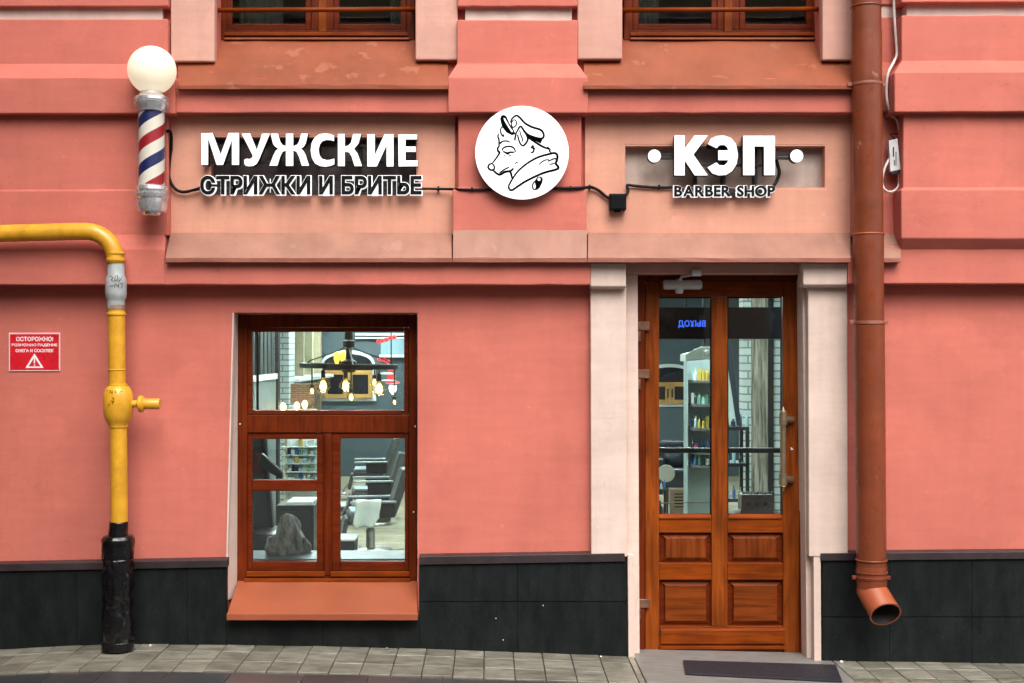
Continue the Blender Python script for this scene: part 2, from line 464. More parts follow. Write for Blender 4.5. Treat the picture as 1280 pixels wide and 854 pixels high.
def tile_slab(x0, x1, y0, y1, dz, th, mat, name):
    g = 0.0028
    c = []
    j = [random.uniform(-0.0016, 0.0016) for _ in range(4)]
    for (x, y, q) in ((x0+g, y0+g, 0), (x1-g, y0+g, 1), (x1-g, y1-g, 2), (x0+g, y1-g, 3)):
        c.append((x, y, ground_z(x)+dz+j[q]))
    low = [(x, y, z-th) for x, y, z in c]
    m = MB().quadbox(low + c)
    o = m.build(name, mat, pavement, 0.0022, seg=1)
    return o
SX0, SX1 = X(798, -.3), X(1055, -.3)
rows = [(-0.047, -0.23), (-0.23, -0.465), (-0.465, -0.70)]
xd0, xd1 = X(790, 0), X(1060, -0.1)
x = -3.4
while x < 3.6:
    w = 0.178 + random.uniform(-0.002, 0.002)
    for yb, yf in rows:
        x0_, x1_ = x, x+w
        if SX0 < x1_ and x0_ < SX1:
            if x0_ < SX0-.03: x1_ = SX0
            elif x1_ > SX1+.03: x0_ = SX1
            else: continue
        tile_slab(x0_, x1_, yf, yb, random.uniform(-.0015, .0015), 0.03, TILE, 'paving_tile')
    x += w
x = -3.5
while x < 3.6:
    w = random.choice((0.30, 0.36, 0.42))
    tile_slab(x, x+w, -1.15, -0.705, -0.006, 0.03, TILED, 'granite_sett')
    x += w

# ================================================================ THE BUILDING
B = Thing('shop_building', 'salmon pink plastered building with cornices and a black granite plinth', 'building', (0, 0, 0))

def wall_mesh(x0, x1, z0, z1, y0, y1, holes):
    xs = sorted({x0, x1, *[h[0] for h in holes], *[h[1] for h in holes]})
    zs = sorted({z0, z1, *[h[2] for h in holes], *[h[3] for h in holes]})
    def solid(i, j):
        if i < 0 or j < 0 or i >= len(xs)-1 or j >= len(zs)-1: return False
        cx, cz = (xs[i]+xs[i+1])/2, (zs[j]+zs[j+1])/2
        return not any(h[0] < cx < h[1] and h[2] < cz < h[3] for h in holes)
    m = MB()
    nx, nz = len(xs), len(zs)
    for y in (y0, y1):
        for z in zs:
            for xx in xs: m.v.append((xx, y, z))
    idx = lambda k, i, j: k*nx*nz + j*nx + i
    for i in range(nx-1):
        for j in range(nz-1):
            if not solid(i, j): continue
            m.f.append((idx(0,i,j), idx(0,i+1,j), idx(0,i+1,j+1), idx(0,i,j+1)))
            m.f.append((idx(1,i,j), idx(1,i,j+1), idx(1,i+1,j+1), idx(1,i+1,j)))
            if not solid(i-1, j): m.f.append((idx(0,i,j), idx(0,i,j+1), idx(1,i,j+1), idx(1,i,j)))
            if not solid(i+1, j): m.f.append((idx(0,i+1,j), idx(1,i+1,j), idx(1,i+1,j+1), idx(0,i+1,j+1)))
            if not solid(i, j-1): m.f.append((idx(0,i,j), idx(1,i,j), idx(1,i+1,j), idx(0,i+1,j)))
            if not solid(i, j+1): m.f.append((idx(0,i,j+1), idx(0,i+1,j+1), idx(1,i+1,j+1), idx(1,i,j+1)))
    return m

def rect(px0, py0, px1, py1, y=0.0): return (X(px0,y), X(px1,y), Z(py1,y), Z(py0,y))
WIN = rect(283, 391, 522, 772)
DOOR = rect(783, 332, 1016, 860)
NL = rect(262, 170, 522, 245, -0.03)
NR = rect(780, 181, 1033, 236, -0.03)
UL = rect(269, -330, 520, 80)
UR = rect(778, -330, 1027, 80)
WT = 0.42
wall = wall_mesh(-6, 6, -0.6, 6.2, 0.0, WT, [WIN, DOOR, NL, NR, UL, UR])
B.mb(wall, 'wall', SALMON, 0.006)

J = 0.0021
# left block bay
BL = -380
def blk(rows, yb=0.02, name='rusticated_block', mat=SALMON, seg=14, bevel=0.007, j=J):
    return B.mb(MB().loft(rows, yb, seg, j), name, mat, bevel)
blk([(-120, -.10, BL, 210), (8, -.10, BL, 210)])
blk([(4, -.055, BL, 203), (27, -.055, BL, 203)], name='recessed_strip', mat=STRIP)
blk([(24, -.10, BL, 210), (80, -.10, BL, 210), (98, -.17, BL, 219), (142, -.17, BL, 219)], name='moulded_course')
blk([(139, -.10, BL, 210), (237, -.10, BL, 210), (239, -.106, BL, 210), (294, -.106, BL, 210)])
# cornice band under the blocks, left of the door and right of it
blk([(291, -.10, BL, 206), (312, -.15, BL, 206), (356, -.15, BL, 206)], name='cornice', seg=14)
blk([(324, -.147, 205.5, 738), (356, -.147, 205.5, 738)], name='cornice', seg=20)
blk([(308, -.14, 1103, 1680), (355, -.14, 1103, 1680)], name='cornice', seg=14)
blk([(320, -.14, 1059.5, 1070), (355, -.14, 1059.5, 1070)], name='cornice', seg=1)
# central pilaster
blk([(-120, -.10, 572, 722), (8, -.10, 572, 722)])
blk([(4, -.055, 581, 715), (28, -.055, 581, 715)], name='recessed_strip', mat=STRIP)
blk([(25, -.10, 571, 722), (80, -.10, 571, 722), (97, -.17, 560, 735), (141, -.17, 560, 735)], name='moulded_course', seg=6)
blk([(138, -.10, 573, 727), (235, -.10, 573, 727), (237, -.116, 566, 733), (294, -.116, 566, 733)], name='pilaster', seg=6)
# right block bay
BR = 1700
blk([(-120, -.19, 1127, BR), (3, -.19, 1127, BR)])
blk([(0, -.13, 1133, BR), (22, -.13, 1133, BR)], name='recessed_strip', mat=STRIP)
blk([(19, -.19, 1127, BR), (76, -.19, 1127, BR), (91, -.25, 1118, BR), (140, -.25, 1118, BR)], name='moulded_course')
blk([(137, -.19, 1129, BR), (235, -.19, 1129, BR), (237, -.202, 1126, BR), (298, -.202, 1127, BR), (313, -.135, 1127, BR)])
# narrow bay behind the downpipe
blk([(-120, -.05, 1062, 1132), (6, -.05, 1062, 1132)], seg=2)
blk([(3, -.03, 1062, 1132), (26, -.03, 1062, 1132)], name='recessed_strip', mat=STRIP, seg=2)
blk([(22, -.05, 1064, 1132), (78, -.05, 1064, 1132), (95, -.09, 1064, 1132), (140, -.09, 1064, 1132)], name='moulded_course', seg=2)
blk([(137, -.05, 1064, 1132), (296, -.05, 1064, 1132)], seg=2)
# sign panels with niches, bands above them
def panel_hole(x0, x1, py0, py1, y, hole):
    m = wall_mesh(X(x0,y), X(x1,y), Z(py1,y), Z(py0,y), y, 0.0-0.001, [hole]); return m
B.mb(panel_hole(213, 569, 137, 294, -0.03, NL), 'sign_panel', PEACH, 0.004)
B.mb(panel_hole(731, 1064, 137, 294, -0.03, NR), 'sign_panel', PEACH, 0.004)
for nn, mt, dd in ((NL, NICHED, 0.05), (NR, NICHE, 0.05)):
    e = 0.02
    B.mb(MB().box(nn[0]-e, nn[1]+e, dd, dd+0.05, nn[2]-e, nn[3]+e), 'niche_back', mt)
    g = .008
    B.mb(MB().box(nn[0]-.001, nn[0]+g, -.028, dd+.001, nn[2]-.001, nn[3]+.001).box(nn[1]-g, nn[1]+.001, -.028, dd+.001, nn[2]-.001, nn[3]+.001).box(nn[0]+g, nn[1]-g, -.028, dd+.001, nn[3]-g, nn[3]+.001).box(nn[0]+g, nn[1]-g, -.028, dd+.001, nn[2]-.001, nn[2]+g), 'niche_lining', PEACH)
blk([(98, -.145, 217, 563), (141, -.145, 217, 563)], name='band', seg=10)
blk([(98, -.145, 733, 1066), (141, -.145, 733, 1066)], name='band', seg=10)
# ledge with metal flashing in three lengths
def ledge(a, b, y0, py0, mat=FLASH, da=0, db=0, seg=10):
    o = B.mb(MB().loft([(py0, y0, a, b), (321, -.19, a-da, b+db), (322.5, -.197, a-da, b+db)], 0.0, seg, 0.002), 'ledge_flashing', mat, 0.002)
    B.mb(MB().loft([(322.3, -.2, a-da-.5, b+db+.5), (328, -.2, a-da-.5, b+db+.5)], -0.02, seg, 0.0012), 'drip_edge', FLASH2, 0.002, parent=None)
ledge(213, 564.8, -.03, 291, da=6)
ledge(566.3, 733.5, -.117, 287.5, seg=5)
ledge(735, 1063, -.03, 291)
ledge(1102, 1126, -.06, 292, seg=2)
# upper sills
for a, b in ((222, 560), (730, 1064)):
    B.mb(MB().loft([(48, .19, a, b), (106, -.195, a, b), (107, -.197, a, b)], 0.21, 10, 0.003), 'sill', SILLM, 0.003)
    B.mb(MB().loft([(106.5, -.20, a-.5, b+.5), (111.5, -.20, a-.5, b+.5)], -0.03, 10, 0.0012), 'sill_lip', SILLM, 0.002)
# pale surrounds of the upper windows
for a, b, pb in ((213, 268, 77), (519, 572, 75), (722, 778, 74), (1028, 1066, 75)):
    B.mb(MB().loft([(-330, -.06, a, b), (pb, -.06, a, b)], 0.004, 3, 0.0015), 'window_surround', PALE, 0.008)
# upper part of facade left and right of the surrounds (out of frame, keeps the wall complete)

# ---- upper windows
def upper_window(a, b, n):
    y = .17
    top, bot = -320, 50
    f = MB()
    f.pbox(a, top, a+11, bot, y, .07); f.pbox(b-10, top, b, bot, y, .07)
    f.pbox(a+11, 37, b-10, bot, y, .07)
    c = (a+b)/2+8
    f.pbox(c-14, top, c+14, 37, y+.004, .06)
    w = B.mb(f, 'window', FRAMEV, 0.004)
    s = MB()
    for p0, p1 in ((a+11, c-14), (c+14, b-10)):
        s.pbox(p0+.3, top, p0+7, 36.8, y+.012, .045); s.pbox(p1-7, top, p1-.3, 36.8, y+.012, .045)
        s.pbox(p0+7, 30, p1-7, 36.8, y+.012, .045)
    B.mb(s, 'sash', FRAMEH, 0.003, parent=w)
    B.mb(MB().pbox(c-5, top, c+5, 40, y-.012, .02), 'mullion_cover', WOODV, 0.004, parent=w)
    B.mb(MB().pbox(a+8, 40, b-8, 44.5, y-.014, .02), 'weather_strip', WOODH, 0.003, parent=w)
    B.mb(MB().pbox(a+8, 47, b-6, 49.5, y-.02, .02), 'weather_strip', SILLM, 0.003, parent=w)
    for p0, p1 in ((a+17, c-20), (c+20, b-16)):
        B.mb(MB().pbox(p0, top, p1, 31, y+.03, .006), 'pane', GLASS, parent=w)
    r = MB().tube([P(a-3, 13, .08), P(b+3, 11.5, .08)], S(3.0), 10)
    B.mb(r, 'guard_rail', WOODH, smooth=True, parent=w)
    for px in (a+1, b-1): B.mb(MB().tube([P(px, 12, .08), P(px, 12, .17)], .012, 8), 'rail_bracket', HINGEM, parent=w)
upper_window(272, 518, 0)
upper_window(780, 1025, 1)

# ---- shop window
def shop_window():
    y = .19
    f = MB()
    f.pbox(296, 393, 309, 728, y, .08); f.pbox(511, 393, 521, 728, y, .08)
    f.pbox(309, 393, 511, 409, y, .08); f.pbox(309, 519, 511, 541, y, .08)
    f.pbox(309, 714, 511, 728, y, .08)
    w = B.mb(f, 'window', FRAMEV, 0.004)
    def sash(x0, y0, x1, y1, l, t, r, b, nm):
        s = MB(); d = y+.012
        s.pbox(x0, y0, l, y1, d, .05); s.pbox(r, y0, x1, y1, d, .05)
        s.pbox(l, y0, r, t, d+.001, .05); s.pbox(l, b, r, y1, d+.001, .05)
        o = B.mb(s, nm, FRAMEH, 0.005, parent=w)
        return o
    sash(309.3, 409.3, 510.7, 518.7, 315, 415, 505, 513, 'top_sash')
    sash(309.3, 541.3, 404, 713.7, 315, 549, 396, 702, 'sash')
    sash(415, 541.3, 510.7, 713.7, 425, 548, 506, 702, 'sash')
    B.mb(MB().pbox(315, 600, 396, 614, y+.010, .05), 'glazing_bar', FRAMEH, 0.006, parent=w)
    B.mb(MB().pbox(404.2, 541.3, 414.8, 714, y+.006, .06), 'mullion', FRAMEV, 0.004, parent=w)
    B.mb(MB().pbox(406.5, 544, 412.5, 719, y-.010, .02), 'mullion_cover', FRAMEV, 0.004, parent=w)
    for a, b in ((308, 406), (413, 512)):
        B.mb(MB().pbox(a, 714.5, b, 721, y-.012, .02), 'weather_strip', WOODH, 0.003, parent=w)
    B.mb(MB().pbox(305, 723.5, 513, 728, y-.022, .03), 'weather_strip', WOODH, 0.003, parent=w)
    for r in ((315, 415, 505, 513), (315, 549, 396, 600), (315, 614, 396, 702), (425, 548, 506, 702)):
        B.mb(MB().pbox(r[0]-1, r[1]-1, r[2]+1, r[3]+1, y+.036, .006), 'pane', GLASS, parent=w)
    for px, py in ((300, 530), (519, 533), (517, 640)):
        B.mb(MB().pbox(px-.7, py-.9, px+.7, py+.9, y-.003, .004), 'frame_plug', WHITEP, parent=w)
    B.mb(MB().loft([(726.5, .18, 297, 521.5), (767, -.125, 284, 521.5), (768, -.128, 284, 521.5)], 0.21, 10, 0.002), 'sill', SILLO, 0.003, parent=w)
    B.mb(MB().loft([(767.6, -.131, 283.3, 522), (775.5, -.131, 283.3, 522)], -.05, 10, 0.001), 'sill_lip', SILLO, 0.002, parent=w)
    # plaster reveal at the left, a little crooked
    rv = MB().quadbox([(X(281,0), -.0015, Z(752)), (X(283,0), -.0015, Z(752)), (X(297,.2), .2, Z(752)), (X(286,.2), .2, Z(752)),
                       (X(290.5,0), -.0015, Z(391)), (X(292.5,0), -.0015, Z(391)), (X(298,.2), .2, Z(391)), (X(290,.2), .2, Z(391))])
    B.mb(MB().poly([(X(282.5), Z(391)), (X(282.5), Z(760)), (X(282.9), Z(760)), (X(291.5), Z(391))], 0, .004), 'wall_edge', SALMON)
    B.mb(rv, 'reveal', CREAM, 0.003)
shop_window()

# ---- door surround
yj = -.055
for a, b in ((738, 783), (1010, 1059)):
    B.mb(MB().loft([(352, yj, a, b), (696, yj, a+1, b+1)], 0.004, 2, 0.0012), 'door_pilaster', CREAM, 0.006)
B.mb(MB().loft([(329, -.13, 738, 782.5), (358, -.125, 738, 782.5), (361, -.10, 739, 782)], 0.004, 2, 0.001), 'capital', CREAM, 0.006)
B.mb(MB().loft([(329, -.13, 1004, 1059), (356, -.125, 1004, 1059), (359, -.10, 1005, 1058)], 0.004, 2, 0.001), 'capital', CREAM, 0.006)
B.mb(MB().loft([(324, -.03, 782, 1004), (342, -.03, 782, 1004)], 0.17, 4, 0.001), 'lintel', PALE, 0.005)
B.mb(MB().loft([(343, .045, 782, 797), (880, .045, 784, 800)], 0.26, 2, 0.001), 'jamb', CREAM, 0.004)
B.mb(MB().loft([(343, .02, 1003, 1014), (880, .02, 1009, 1019)], 0.26, 2, 0.001), 'jamb', CREAM, 0.004)

# ---- door
def entrance_door():
    y = .15
    f = MB(); bot = 822
    f.pbox(796, 343, 806, bot, y, .10); f.pbox(1000, 343, 1009, bot, y, .10); f.pbox(806, 343, 1000, 351, y, .10)
    B.mb(f, 'door_frame', FRAMEV, 0.004)
    d = y+.022; zb = 816
    m = MB()
    m.pbox(806.5, 351.5, 824, zb, d, .05); m.pbox(979, 351.5, 999.5, zb, d, .05)
    m.pbox(889.5, 372, 909.5, 783, d-.001, .05)
    leaf = B.mb(m, 'door', WOODV, 0.005)
    for q in ((824, 351.5, 979, 371, .001), (824, 645, 889.5, 666, .002), (909.5, 645, 979, 666, .002), (824, 704, 889.5, 725, .002), (909.5, 704, 979, 725, .002), (824, 783, 979, zb-1, .001)):
        B.mb(MB().pbox(*q[:4], d+q[4], .05), 'rail', WOODH, 0.004, parent=leaf)
    B.mb(MB().loft([(785, d, 826, 981), (788, d-.016, 826, 981), (805, d-.016, 826, 981)], d+.01, 1), 'kick_rail', WOODH, 0.003, parent=leaf)
    B.mb(MB().loft([(808, d-.02, 825, 982), (812, d-.02, 825, 982)], d+.01, 1), 'weather_bar', WOODH, 0.002, parent=leaf)
    for (a, t, b, c, mt) in ((826, 668, 888, 702, PANELV), (911, 668, 977, 702, PANELV), (825.5, 727, 888.5, 781, PANELW), (911, 727, 977.5, 781, PANELW)):
        B.mb(MB().pbox(a-2, t-2, b+2, c+2, d+.03, .012), 'panel_field', FRAMEH, parent=leaf)
        B.mb(MB().loft([(t+1, d+.028, a+1, b-1), (t+5, d+.012, a+6, b-6), (c-5, d+.012, a+6, b-6), (c-1, d+.028, a+1, b-1)], d+.034, 1), 'raised_panel', mt, 0.002, parent=leaf)
    for (a, b) in ((822, 889), (909, 977)):
        B.mb(MB().pbox(a, 371, b, 645, d+.024, .006), 'pane', GLASS, parent=leaf)
        B.mb(MB().loft([(642.5, d+.018, a+2, b-1), (646, d-.006, a+2, b), (648.5, d-.008, a+2, b)], d+.03, 1), 'glazing_bead', WOODH, 0.002, parent=leaf)
        bd = MB()
        bd.pbox(a, 371, a+1.5, 644, d+.017, .006); bd.pbox(b-1.5, 371, b, 644, d+.017, .006); bd.pbox(a+1.5, 371, b-1.5, 373, d+.017, .006); bd.pbox(a+1.5, 642, b-1.5, 644, d+.019, .004)
        B.mb(bd, 'glass_gasket', BLACKP, parent=leaf)
        B.mb(MB().pbox(a-1, 560, b+1, 566.5, d+.06, .03), 'push_bar', DARKM, 0.006, parent=leaf)
    B.mb(MB().tube([P(822, 629, d+.06), P(890, 627, d+.06)], .004, 6), 'wire', HANDLEM, parent=leaf)
    # hinges: leaf on the frame with a knuckle below
    for py in (408, 468, 755):
        h = MB()
        h.pbox(794, py-6, 812, py+5, y-.006, .03)
        h.tube([P(797, py+6, y-.012), P(797, py+19, y-.012)], S(4.4), 10)
        h.pbox(790, py+6, 797, py+18, y-.006, .02)
        o = B.mb(h, 'hinge', HINGEM, 0.002, parent=leaf, angle=40)
    # pull handle
    h = MB(); hy = y-.05
    h.tube([P(979, 531, hy), P(979, 592, hy)], S(3.6), 12)
    for py in (524, 599):
        h.tube([P(979, py-7, hy), P(979, py+7, hy)], S(5.2), 12)
        h.tube([P(979, py, hy), P(990, py+1, y+.02)], S(4.6), 12)
        h.lathe([(.0185, 0), (.022, .008), (.018, .016)], (X(988, y), y+.004, Z(py+1, y)), 14, 'y')
    for py, s in ((514, 1), (609, -1)):
        h.lathe([(.016, -.018*s), (.022, -.006*s), (.012, .006*s), (.008, .012*s), (.003, .028*s)] if s > 0 else [(.003, -.028), (.008, -.012), (.012, -.006), (.022, .006), (.016, .018)], P(979, py, hy), 14)
    B.mb(h, 'handle', HANDLEM, parent=leaf, angle=40)
    st = MB(); st2 = MB()
    st.poly([(X(989,y)+a*.001, Z(562,y)+b*.001) for a, b in ((0,14),(12,8),(22,-6),(10,-3),(3,-8))], y+.0195, y+.021)
    st2.poly([(X(1004,y)+a*.001, Z(559,y)+b*.001) for a, b in ((0,4),(6,18),(10,6),(9,-8),(3,-8))], y-.0025, y)
    B.mb(st, 'torn_sticker', LITTER, parent=leaf); B.mb(st2, 'torn_sticker', LITTER, parent=leaf)
    # closer
    cy = y-.05
    c = MB().tube([P(829, 356, cy), P(831, 356, cy), P(875, 356, cy), P(877, 356, cy)], S(6.2), 16, rs=[S(5), S(6.2), S(6.2), S(5)])
    c.lathe([(.022, -.05), (.026, -.04), (.026, .035), (.012, .045)], P(849, 357, cy), 12)
    closer = B.mb(c, 'closer', GREYPL, parent=leaf, angle=40)
    a = MB().tube([P(850, 350, cy-.01), P(852, 346, cy-.06), P(868, 343, -.06), P(874, 341.5, -.065)], .009, 8)
    a.pbox(865, 337.5, 877, 345, -.075, .03)
    B.mb(a, 'closer_arm', GREYPL, 0.002, parent=leaf)
entrance_door()

# ---- plinth: granite slabs, each a piece, with a cap
def slab(px0, px1, pyt0, pyt1, pyb, y=-.045):
    g = .0008; th = .05
    c = []
    xa, xb = X(px0,y)+g, X(px1,y)-g
    zt0, zt1 = Z(pyt0,y), Z(pyt1,y)
    zb0, zb1 = (Z(pyb,y), Z(pyb,y)) if pyb else (ground_z(xa)-.03, ground_z(xb)-.03)
    m = MB().quadbox([(xa,y,zb0),(xb,y,zb1),(xb,y+th,zb1),(xa,y+th,zb0),(xa,y,zt0),(xb,y,zt1),(xb,y+th,zt1),(xa,y+th,zt0)])
    return B.mb(m, 'slab', GRANITE, 0.001, parent=plinth, seg=1)
plinth = B.mb(MB().box(X(-380), X(283), -.02, .001, -.3, Z(712)).box(X(283), X(521), -.02, .001, -.3, Z(775)).box(X(524), X(782), -.02, .001, -.3, Z(706)).box(X(1030), X(1500), -.02, .001, -.3, Z(706)), 'plinth', CAPM)
cap_l = lambda px: 706 - px/283*6
slab(-190, -60, 712, 708, None); slab(-60, 96, 714, 713, None); slab(96, 234, 713, 710, None); slab(234, 283, 710, 709, None)
slab(283, 404, 776, 775, None); slab(404, 524, 775, 774, None)
for a, b in ((524, 647), (647, 785)):
    slab(a, b, 703, 702, 752); slab(a, b, 753.2, 753.2, None)
for a, b in ((1028, 1112), (1112, 1215), (1215, 1345), (1345, 1500)):
    slab(a, b, 700, 699, 771); slab(a, b, 772.2, 772.2, None)
def capstrip(a, b, p0, p1, h=10):
    y = -.062
    B.mb(MB().quadbox([(X(a,y),y,Z(p0+h,y)),(X(b,y),y,Z(p1+h,y)),(X(b,y),0,Z(p1+h,y)),(X(a,y),0,Z(p0+h,y)),
                       (X(a,y),y,Z(p0,y)),(X(b,y),y,Z(p1,y)),(X(b,y),0,Z(p1-2,y)),(X(a,y),0,Z(p0-2,y))]), 'plinth_cap', CAPM, 0.002)
capstrip(-190, 284, 709, 700, 9); capstrip(524, 781, 696, 692); capstrip(1026, 1500, 692, 688, 9)
# pale painted edges where the plinth meets the door opening
B.mb(MB().loft([(694, -.06, 784.5, 792), (880, -.06, 786, 794)], 0.04, 1, 0.001), 'painted_edge', CREAM, 0.003)
B.mb(MB().loft([(692, -.05, 1017, 1026), (880, -.05, 1018, 1027)], 0.04, 1, 0.001), 'painted_edge', CREAM, 0.003)
sc_ = MB()
for px, py in ((679, 757), (620, 773), (629, 800)):
    sc_.lathe([(.0032, -.004), (.0032, .002)], (X(px,-.047), -.047, Z(py,-.047)), 8, 'y')
B.mb(sc_, 'anchor_plug', LITTER)

# ---- doorstep, mat, drain
def on_ground(px, y, dz):
    x = X(px, y); return (x, y, ground_z(x)+dz)
st = MB()
q = [(SX0+.003, -.69, ground_z(SX0)+.003), (SX1-.003, -.69, ground_z(SX1)+.003), (SX1-.003, .17, ground_z(SX1)-.002), (SX0+.003, .17, ground_z(SX0)-.002)]
st.quadbox([(a, b, c-.12) for a, b, c in q] + q)
step = tag(st.build('door_step', STEPM, None, 0.006), 'worn grey stone step below the wooden door', 'step')
dm = Thing('door_mat', 'dark rubber mat lying on the step before the door', 'mat', on_ground(950, -.35, .012))
q = [on_ground(857, -.50, .004), on_ground(1053, -.60, .004), on_ground(1045, -.20, .002), on_ground(854, -.17, .002)]
dm.mb(MB().quadbox(q + [(a, b, c+.012) for a, b, c in q]), 'mat_sheet', MATM, 0.003)
rb = MB(); a0, a1, a2, a3 = [Vector(v)+Vector((0, 0, .0115)) for v in q]
for i in range(30):
    u, w = (i+.3)/30, (i+.62)/30
    b = [a0.lerp(a1, u)*.94+a3.lerp(a2, u)*.06, a0.lerp(a1, w)*.94+a3.lerp(a2, w)*.06, a0.lerp(a1, w)*.06+a3.lerp(a2, w)*.94, a0.lerp(a1, u)*.06+a3.lerp(a2, u)*.94]
    rb.quadbox([tuple(v) for v in b] + [tuple(v+Vector((0, 0, .0016))) for v in b])
dm.mb(rb, 'rib', MATM)
lm = MB(); zg = ground_z(X(1110))
gx0, gx1 = X(1058,-.62), X(1172,-.62)
lm.box(gx0, gx1, -.76, -.752, zg-.01, zg+.014); lm.box(gx0, gx1, -.608, -.60, zg-.01, zg+.014)
dg_ = Thing('drain_grate', 'rusty brown drain grate in the paving right of the mat', 'grate', ((gx0+gx1)/2, -.68, zg))
dg_.mb(lm, 'grate_frame', RUST, 0.001)
for i in range(15):
    xx = gx0+.004+i*(gx1-gx0-.018)/14
    dg_.mb(MB().box(xx, xx+.011, -.751, -.609, zg-.008, zg+.012), 'bar', RUST, 0.001)

# ================================================================ THINGS ON THE FACADE
# ---- channel letter signs
def letter_sign(t, pts_list, y, depth, zoomx, zoomy, k, bevel=0.004, holes=None):
    for pts in pts_list:
        w = [(X(zoomx+a/k, y), Z(zoomy+b/k, y)) for a, b in pts]
        body = t.mb(MB().poly(w, y+.006, y+depth), 'letter', BLACKP, 0.0)
        t.mb(MB().poly(w, y, y+.0055), 'letter_face', WHITEE, bevel, parent=body)

def arc_letter(cx, cy, rx, ry, tx, ty, a0, a1, n=26):
    o = [(cx+rx*math.cos(R(a0+(a1-a0)*i/n)), cy-ry*math.sin(R(a0+(a1-a0)*i/n))) for i in range(n+1)]
    i_ = [(cx+(rx-tx)*math.cos(R(a1+(a0-a1)*i/n)), cy-(ry-ty)*math.sin(R(a1+(a0-a1)*i/n))) for i in range(n+1)]
    return o+i_

yS = -.115
s1 = Thing('shop_sign', 'large white lit capital letters МУЖСКИЕ on the left peach panel', 'sign', P(386, 210, -.03))
L1 = [
 [(92,134),(205,130),(285,345),(365,130),(470,130),(470,450),(398,450),(398,200),(310,450),(245,450),(160,180),(160,450),(92,450)],
 [(495,137),(580,135),(648,300),(700,137),(778,137),(668,400),(645,440),(612,460),(570,464),(535,458),(523,440),(521,396),(545,388),(575,392),(598,378),(608,358)],
 [(785,137),(860,137),(880,215),(900,248),(938,262),(938,137),(1012,137),(1012,262),(1050,248),(1070,215),(1090,137),(1160,137),(1135,240),(1115,270),(1088,288),(1115,310),(1135,350),(1170,458),(1097,458),(1070,370),(1045,320),(1012,305),(1012,460),(938,460),(938,305),(905,320),(880,370),(853,458),(772,458),(815,350),(835,310),(862,287),(835,270),(810,240)],
]
letter_sign(s1, L1, yS, .06, 240, 150, 8)
L2 = [
 [(300,155),(300,212),(265,203),(225,200),(185,212),(158,245),(145,300),(155,355),(182,390),(225,402),(265,398),(303,385),(303,445),(265,460),(215,468),(160,462),(110,435),(78,380),(65,305),(76,230),(105,175),(150,143),(205,134),(260,140)],
 [(338,140),(408,140),(408,265),(445,255),(470,225),(490,140),(572,140),(545,235),(500,290),(535,335),(580,462),(505,462),(475,365),(450,325),(408,318),(408,462),(338,462)],
 [(632,142),(708,142),(708,350),(805,142),(895,142),(895,466),(825,466),(825,255),(728,466),(632,466)],
 [(942,144),(1132,146),(1130,195),(1015,195),(1015,265),(1118,267),(1118,320),(1015,320),(1015,405),(1138,406),(1136,463),(945,465)],
]
letter_sign(s1, L2, yS, .06, 380, 150, 8)
rl = MB()
for py in (182, 203): rl.box(X(262,-.05), X(520,-.05), -.05, -.03, Z(py+1.5,-.05), Z(py-1.5,-.05))
for px in (290, 345, 398, 450, 500): rl.box(X(px,-.03)-.008, X(px,-.03)+.008, -.031, .05, Z(206,-.03), Z(178,-.03))
s1.mb(rl, 'mounting_rail', DARKM)

s2 = Thing('shop_sign', 'white lit letters КЭП between two round white knobs above the door', 'sign', P(905, 220, -.03))
L3 = [
 [(148,92),(230,92),(230,195),(310,92),(415,92),(300,245),(415,412),(310,412),(230,290),(230,412),(148,412)],
 [(415,160),(440,118),(490,96),(545,93),(600,112),(640,160),(657,250),(645,320),(610,375),(560,408),(500,412),(450,395),(412,348),(485,308),(505,330),(545,332),(572,310),(578,290),(498,290),(498,212),(578,212),(570,185),(545,168),(510,170),(485,195)],
 [(697,95),(952,95),(952,410),(865,410),(865,180),(788,180),(788,410),(697,410)],
]
letter_sign(s2, L3, yS, .065, 820, 155, 6.4, 0.002)
for px in (818, 996):
    body = s2.mb(MB().lathe([(S(8,yS), .006), (S(8,yS), .065)], P(px, 195, yS), 24, 'y'), 'round_knob', BLACKP, angle=40)
    s2.mb(MB().lathe([(S(8,yS), 0), (S(8,yS), .0055)], P(px, 195, yS), 24, 'y'), 'knob_face', WHITEE, parent=body)
rl = MB()
for a, b in ((824, 846), (966, 990)):
    rl.box(X(a,-.06), X(b,-.06), -.07, -.05, Z(195,-.06), Z(191.5,-.06)); rl.box(X(a,-.06), X(b,-.06), -.07, -.05, Z(199.5,-.06), Z(196.8,-.06))
rl.box(X(846,-.05), X(968,-.05), -.046, -.03, Z(186,-.05), Z(183,-.05)); rl.box(X(846,-.05), X(968,-.05), -.046, -.03, Z(208,-.05), Z(205,-.05))
for px in (870, 905, 945): rl.box(X(px,-.03)-.008, X(px,-.03)+.008, -.031, .05, Z(230,-.03), Z(180,-.03))
s2.mb(rl, 'mounting_rail', DARKM)

